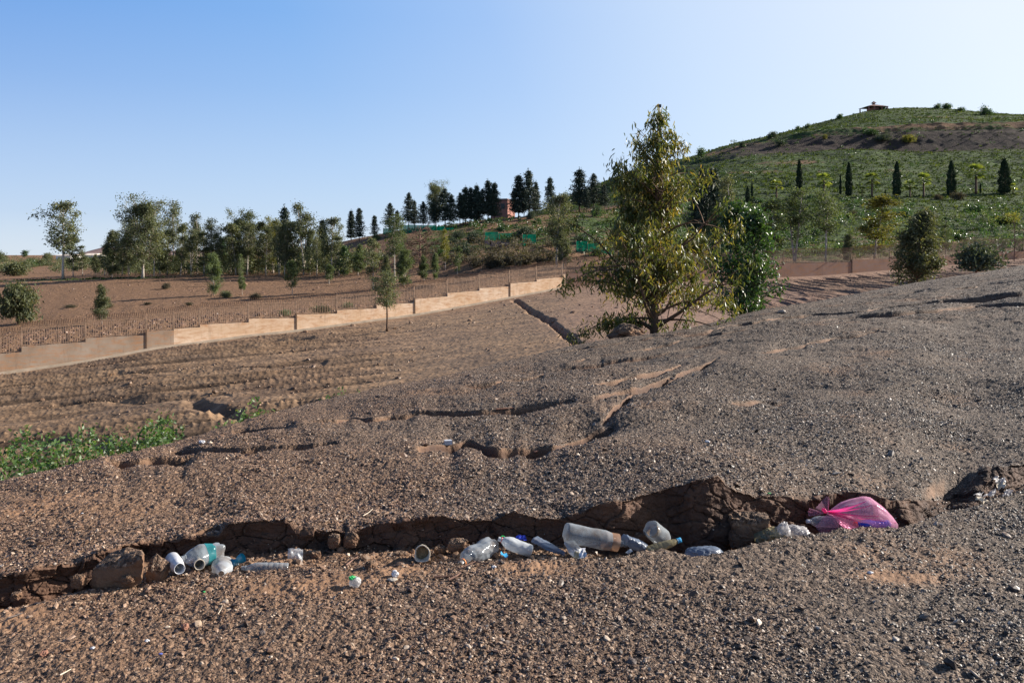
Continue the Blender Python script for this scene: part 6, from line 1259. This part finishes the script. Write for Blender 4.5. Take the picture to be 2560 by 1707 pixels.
# sheet scraps
def scrap(name, pts, mat, label, cat, seed=0, res=14, amp=.012, th=0.0):
    """a crumpled sheet over four corners (u, v, Y)"""
    c = [np.array([*PT(*p)]) for p in pts]; s = np.linspace(0, 1, res); G = np.array([[(c[0] * (1 - a) + c[1] * a) * (1 - b) + (c[3] * (1 - a) + c[2] * a) * b for a in s] for b in s]); m_ = G.reshape(-1, 3).mean(0)
    S, T_ = np.meshgrid(s, s); n = np.cross(c[1] - c[0], c[3] - c[0]); n /= np.linalg.norm(n)
    d = amp * (fbm(S * 3 + seed, T_ * 3, oct=3, seed=seed) * 2 + .8 * np.abs(fbm(S * 5, T_ * 5, oct=2, seed=seed + 1))); ed = .006 * fbm(S * 6 + 9, T_ * 6, oct=2, seed=seed + 2)
    G = G + d[..., None] * n + ed[..., None] * np.array([1, 0, 1]); o = mobj(name, np_mesh(name, (G.reshape(-1, 3) - m_), grid_quads(res, res), smooth=True), M[mat], None, Vector(m_)); return tag(o, label, cat)
Yq = gy(738, .55)
scrap("plastic_scrap", [(717, 1409, Yq - .03), (757, 1405, Yq), (759, 1371, Yq + .02), (722, 1369, Yq)], 'milky', "square translucent scrap of a cut cup standing upright", "scrap", 1, 14, .006)
Yq = gy(1365, .5)
o = bottle("crushed_bottle", PT(1335, 1345, Yq + .05), PT(1412, 1384, Yq - .04), .034, 'greyfilm', "dark flattened half bottle with a torn end left of the largest bottle", 'water', .3, .4, 31, lobes=False)
o = bottle("crushed_bottle", PT(1424, 1358, gy(1424, .5)), PT(1457, 1398, gy(1457, .1)), .034, 'milky', "crumpled ribbed bottle under the largest bottle, torn open", 'water', .3, .6, 33, lobes=False)
scrap("yellow_scrap", [(1434, 1396, gy(1434, .05)), (1450, 1392, gy(1450, .05)), (1448, 1378, gy(1448, .2)), (1435, 1380, gy(1435, .2))], 'yelfilm', "yellow-orange foil scrap under the largest bottle", "scrap", 5, 8, .004)
scrap("white_scrap", [(1446, 1398, gy(1450, 0)), (1468, 1392, gy(1468, 0)), (1462, 1366, gy(1462, .2)), (1450, 1370, gy(1450, .2))], 'whitep', "bright white torn flap below the largest bottle", "scrap", 6, 8, .008)
scrap("blue_scrap", [(1285, 1350, gy(1290, .8)), (1316, 1350, gy(1310, .8)), (1313, 1338, gy(1310, .85)), (1290, 1339, gy(1290, .85))], 'navy', "blue scrap behind the milky bottle with the red ring", "scrap", 7, 8, .01)
a_ = np.linspace(0, 3.4, 14); mb = MB(); Yq = gy(1256, .6); mb.tube(np.stack([.014 * np.cos(a_), .004 * np.sin(a_ * 2), .012 * np.sin(a_)], -1), .0025, 6); o = mb.build("green_ring", M['grp']); o.location = PT(1256, 1345, Yq); tag(o, "broken bright green plastic ring above the red-ringed neck", "ring")
scrap("blue_scrap", [(1250, 1388, gy(1255, .2)), (1270, 1392, gy(1270, .1)), (1268, 1384, gy(1268, .3)), (1252, 1380, gy(1252, .3))], 'bluep', "tiny bright blue scrap below the red-ringed bottle", "scrap", 8, 6, .003)
scrap("plastic_scrap", [(1570, 1385, gy(1572, .1)), (1582, 1378, gy(1580, .1)), (1577, 1370, gy(1577, .15)), (1564, 1380, gy(1566, .15))], 'greyfilm', "small folded lilac scrap below the bluish bottle", "scrap", 9, 6, .004)
# bags as crumpled pillows
def bag(name, c, size, mat, label, seed, rz=0., tilt=0., amp=.25, sharp=3, root=None, partname=None):
    bm = bmesh.new(); bmesh.ops.create_icosphere(bm, subdivisions=5, radius=1.0); V = np.array([v.co[:] for v in bm.verts]); F_ = np.array([[v.index for v in f.verts] for f in bm.faces]); bm.free()
    n = np.abs(fbm(V[:, 0] * sharp + seed, V[:, 1] * sharp, V[:, 2] * sharp, 4, seed, .6)); n1 = fbm(V[:, 0] * 1.2 + seed, V[:, 1] * 1.2, V[:, 2] * 1.2, 2, seed + 3)
    V = V * (1 + amp * 1.3 * n1 - amp * 1.6 * n)[:, None] * np.array(size) * .5; me = np_mesh(name, V, None, F_, smooth=True)
    o = mobj(partname or name, me, M[mat], root, c); o.rotation_euler = (0, tilt, rz)
    if not root: tag(o, label, "bag")
    return o
bag("plastic_bag", PT(1758, 1384, gy(1758, .42)), (.20, .16, .085), 'greyfilm', "slack grey-blue bag half hidden behind the near lip", 41, amp=.2)
bag("plastic_bag", PT(1928, 1344, gy(1928, .35)), (.19, .15, .12), 'yelfilm', "yellowish translucent bag heaped left of the white one", 42, amp=.3)
bag("plastic_bag", PT(1912, 1320, gy(1912, .6)), (.08, .08, .10), 'brownfilm', "brownish knotted bag top sticking up behind the yellowish bag", 43, amp=.35)
bag("plastic_bag", PT(1956, 1332, gy(1956, .25)), (.075, .10, .14), 'whitefilm', "bright white crumpled bag catching the sun beside the yellowish one", 44, amp=.35, sharp=4, tilt=.2)
bag("plastic_bag", PT(1995, 1334, gy(1995, .35)), (.17, .14, .10), 'whitefilm', "wrinkled silvery bag between the white bag and the pink bag", 45, amp=.3, sharp=5, tilt=.15)
# -------- pink knotted bag
Yb = gy(2150, .38); KN = PT(2069, 1281, Yb - .05); root = empty("pink_bag", KN); tag(root, "knotted translucent pink plastic bag full of bottles at the right end of the gully", "bag")
def pk(u, v, dy=0.): return np.array([*(PT(u, v, Yb + dy) - KN)])
# the body: cross sections from the knot to the far corner
ax = [(0.0, (2069, 1281), (2069, 1284), .008), (.08, (2084, 1271), (2084, 1292), .03), (.2, (2110, 1258), (2104, 1312), .075), (.35, (2135, 1250), (2130, 1330), .105), (.55, (2160, 1244), (2160, 1345), .12), (.68, (2176, 1244), (2182, 1350), .12), (.82, (2204, 1263), (2208, 1348), .10), (.93, (2228, 1288), (2230, 1340), .06), (1.0, (2243, 1308), (2240, 1322), .02)]
tq = np.linspace(0, 1, 60); T0 = [a[0] for a in ax]; topu, topv, botu, botv, dep_ = [np.interp(tq, T0, x) for x in ([a[1][0] for a in ax], [a[1][1] for a in ax], [a[2][0] for a in ax], [a[2][1] for a in ax], [a[3] for a in ax])]
th = np.linspace(0, 2 * np.pi, 72, endpoint=False); G = []
for k, t in enumerate(tq):
    tp, bt = pk(topu[k], topv[k]), pk(botu[k], botv[k]); c = (tp + bt) / 2; hv = (tp - bt) / 2
    fold = 1 + (.10 * np.sin(th * 9 + 2 * t) + .07 * np.sin(th * 17 + 1) + .05 * np.sin(th * 29 + 4 * t)) * math.exp(-t * 2.3) + .05 * fbm(np.cos(th) * 2 + 5, np.sin(th) * 2, np.full(72, t * 5), 3, 77) - .05 * np.abs(fbm(np.cos(th) * 3, np.sin(th) * 3 + 4, np.full(72, t * 3), 2, 79))
    cs, sn = np.cos(th), np.sin(th); e = .8; cs = np.sign(cs) * np.abs(cs) ** e; sn = np.sign(sn) * np.abs(sn) ** e
    G.append(c + (cs * fold)[:, None] * hv + (sn * fold)[:, None] * np.array([0, dep_[k], 0]))
G = np.array(G).reshape(-1, 3); m, n = 60, 72; i = np.arange(m - 1)[:, None] * n + np.arange(n)[None, :]; j = np.arange(m - 1)[:, None] * n + (np.arange(n)[None, :] + 1) % n
link(bpy.data.objects.new("body", np_mesh("body", G, np.stack([i, j, j + n, i + n], -1).reshape(-1, 4), smooth=True)), root).data.materials.append(M['pinkfilm'])
# gathered folds running from the knot over the body
for (u, v, w_) in ((2165, 1252, .010), (2240, 1306, .011), (2195, 1290, .006), (2180, 1262, .006), (2150, 1303, .008), (2120, 1262, .006)):
    mb = MB(); a = pk(2071, 1280, -.03); b = pk(u, v, -.115 if u < 2200 else -.05); s = np.linspace(0, 1, 12)[:, None]; P = a * (1 - s) + b * s + np.array([0, -.035, .004]) * np.sin(s * 3.1)
    d = np.cross((b - a) / np.linalg.norm(b - a), [0, 1, 0]); wv = (w_ * (1 - .8 * s))
    V = np.concatenate([P - d * wv, P + np.array([0, -.006, 0]), P + d * wv]); k = 12; mb.add(V, [[q_, q_ + 1, q_ + 1 + k, q_ + k] for q_ in range(k - 1)] + [[q_ + k, q_ + 1 + k, q_ + 1 + 2 * k, q_ + 2 * k] for q_ in range(k - 1)]); mb.build("fold", M['pinkdeep'], root, True)
def fan(name, dirs, mat, pleat=.006, y0=-.03):
    """pleated flap spreading from the knot to the points"""
    nn = 26; k = 12; us = np.interp(np.linspace(0, 1, nn), np.linspace(0, 1, len(dirs)), [d[0] for d in dirs]); vs = np.interp(np.linspace(0, 1, nn), np.linspace(0, 1, len(dirs)), [d[1] for d in dirs]); ys = np.interp(np.linspace(0, 1, nn), np.linspace(0, 1, len(dirs)), [d[2] for d in dirs])
    V = []
    for q_ in range(nn):
        tip = pk(us[q_], vs[q_], ys[q_])
        for s in np.linspace(0, 1, k): V.append(pk(2069, 1281, y0) * (1 - s) + tip * s + np.array([0, pleat * (1 if q_ % 2 else -1) * s ** .6 - .01 * math.sin(s * 3.1), 0]))
    mb = MB(); mb.add(np.array(V), grid_quads(nn, k)); return mb.build(name, M[mat], root, True)
fan("flap", [(2021, 1288, -.06), (2020, 1279, -.02), (2023, 1270, -.05)], 'pinkfilm')
fan("flap", [(2038, 1270, .02), (2058, 1248, .0), (2066, 1240, .02), (2073, 1242, .0), (2071, 1258, .0)], 'pinkfilm', .004, 0)
fan("flap", [(2037, 1314, -.10), (2052, 1334, -.10), (2070, 1338, -.11), (2086, 1330, -.12), (2100, 1322, -.12)], 'pinkfilm', .005)
fan("flap", [(2100, 1322, -.12), (2120, 1326, -.13), (2150, 1318, -.14), (2130, 1290, -.13), (2112, 1288, -.10)], 'pinkfilm', .007)
o = bag("knot", Vector(pk(2062, 1276, -.045)), (.034, .03, .024), 'pinkdeep', "", 48, amp=.3, root=root, tilt=.7, partname="knot")
# bottles in the bag
bottle("plastic_bottle", PT(2178, 1268, Yb), PT(2086, 1282, Yb - .01), .045, 'clear', "ribbed clear bottle seen through the upper part of the pink bag", 'water', .05, .95, 51)
bottle("plastic_bottle", PT(2222, 1313, Yb - .05), PT(2136, 1309, Yb - .09), .034, 'navy', "deep blue bottle seen through the lower part of the pink bag", 'water', .05, .9, 53, cap='redp')
bottle("plastic_bottle", PT(2092, 1304, Yb + .02), PT(2018, 1303, Yb - .02), .036, 'clear', "clear bottle whose white cap pokes out left of the pink bag", 'soda', .1, .9, 54, cap='whitep')
# -------- pale leaves and scraps at the right end
LG = "dry pale leaves and scraps at the right end of the gully"
for q_, (pts, lab) in enumerate((([(2438, 1246, 0), (2468, 1262, 0), (2470, 1250, .05), (2448, 1232, .05)], "folded pale scrap lowest in the pile at the right end"), ([(2450, 1246, .02), (2488, 1236, .02), (2491, 1220, .06), (2478, 1224, .06)], "long curled white leaf in the pile at the right end"), ([(2436, 1234, .03), (2452, 1243, .03), (2455, 1234, .06), (2444, 1232, .08)], "small stiff white flake at the left of the pile"),
                              ([(2490, 1222, .08), (2512, 1218, .08), (2514, 1208, .12), (2492, 1206, .12)], "pale chip-like leaf in the middle of the pile"), ([(2505, 1240, .06), (2522, 1240, .06), (2534, 1226, .1), (2516, 1222, .1)], "greyish cupped leaf at the right of the pile"), ([(2484, 1198, .2), (2494, 1206, .2), (2500, 1200, .24), (2488, 1190, .26)], "small white flake highest in the pile"), ([(2474, 1256, .0), (2494, 1251, .0), (2496, 1248, .03), (2478, 1250, .03)], "thin curved leaf edge in front of the pile"), ([(2500, 1212, .15), (2516, 1212, .15), (2512, 1196, .2), (2504, 1194, .2)], "upright pale leaf at the back of the pile"))):
    Y0 = gy(2470, .1); o = scrap("dry_leaf", [(u, v, Y0 + dy) for u, v, dy in pts], 'whitefilm' if q_ % 3 else 'straw', lab, "leaf", 60 + q_, 10, .014); o["group"] = LG
# -------- scraps on the open ground
r = empty("food_wrapper", GN(888, 1468)); tag(r, "crumpled white wrapper with a green edge on the ground in front of the gully", "wrapper")
bag("w", Vector((0, 0, .02)), (.055, .05, .05), 'whitefilm', "", 71, amp=.35, root=r, partname="wrapper_body"); bag("w2", Vector((-.014, -.004, .042)), (.036, .03, .018), 'grp', "", 72, amp=.4, root=r, partname="green_edge")
o = bag("tissue", GN(988, 1440) + Vector((0, 0, .012)), (.03, .03, .035), 'whitep', "upright bit of white tissue right of the crumpled wrapper", 73, amp=.4); o["category"] = "tissue"
o = bag("tissue", GN(981, 1453) + Vector((0, 0, .005)), (.05, .03, .015), 'foam', "flat pale tissue just below the upright bit", 74, amp=.4); o["category"] = "tissue"
r = empty("small_box", GN(1120, 1114), .3); tag(r, "tiny white box lying in the second crack up the slope", "box"); mb = MB(); mb.box((0, 0, .02), (.06, .045, .035)); mb.build("carton", M['whitep'], r); mb = MB(); mb.box((-.06, 0, .006), (.06, .05, .004)); mb.build("flap", M['foam'], r)
for q_, (u, v, m, lab, s) in enumerate(((1923, 1237, 'grp', "bright green bottle cap on the gully edge above the boulder", .010), (367, 1603, 'whitep', "tiny blue-white plastic bit in the left foreground", .010), (402, 1636, 'printblue', "tiny blue bit in the left foreground", .007), (1768, 1106, 'whitep', "white fleck of plastic halfway up the slope", .02), (205, 1284, 'whitep', "white paper fleck on the slope above the left gully", .008), (510, 1480, 'grp', "tiny green bit below the milky bottle", .007), (2175, 1435, 'whitep', "pale plastic fleck in the right foreground", .014), (232, 1623, 'whitep', "small white plastic ring in the left foreground", .010), (920, 1396, 'bluep', "small blue scrap left of the muddy cup", .01), (1235, 1420, 'whitep', "white shred below the orange-ringed bottle", .014), (505, 1108, 'whitep', "pale fragment at the end of the first crack", .03), (1680, 950, 'darkst', "dark scrap beside the far crack", .03))):
    b = GN(u, v); o = bag("litter_bit", b + Vector((0, 0, s * .3)), (s * 2, s * 1.6, s), m, lab, 80 + q_, amp=.3); o["category"] = "litter"
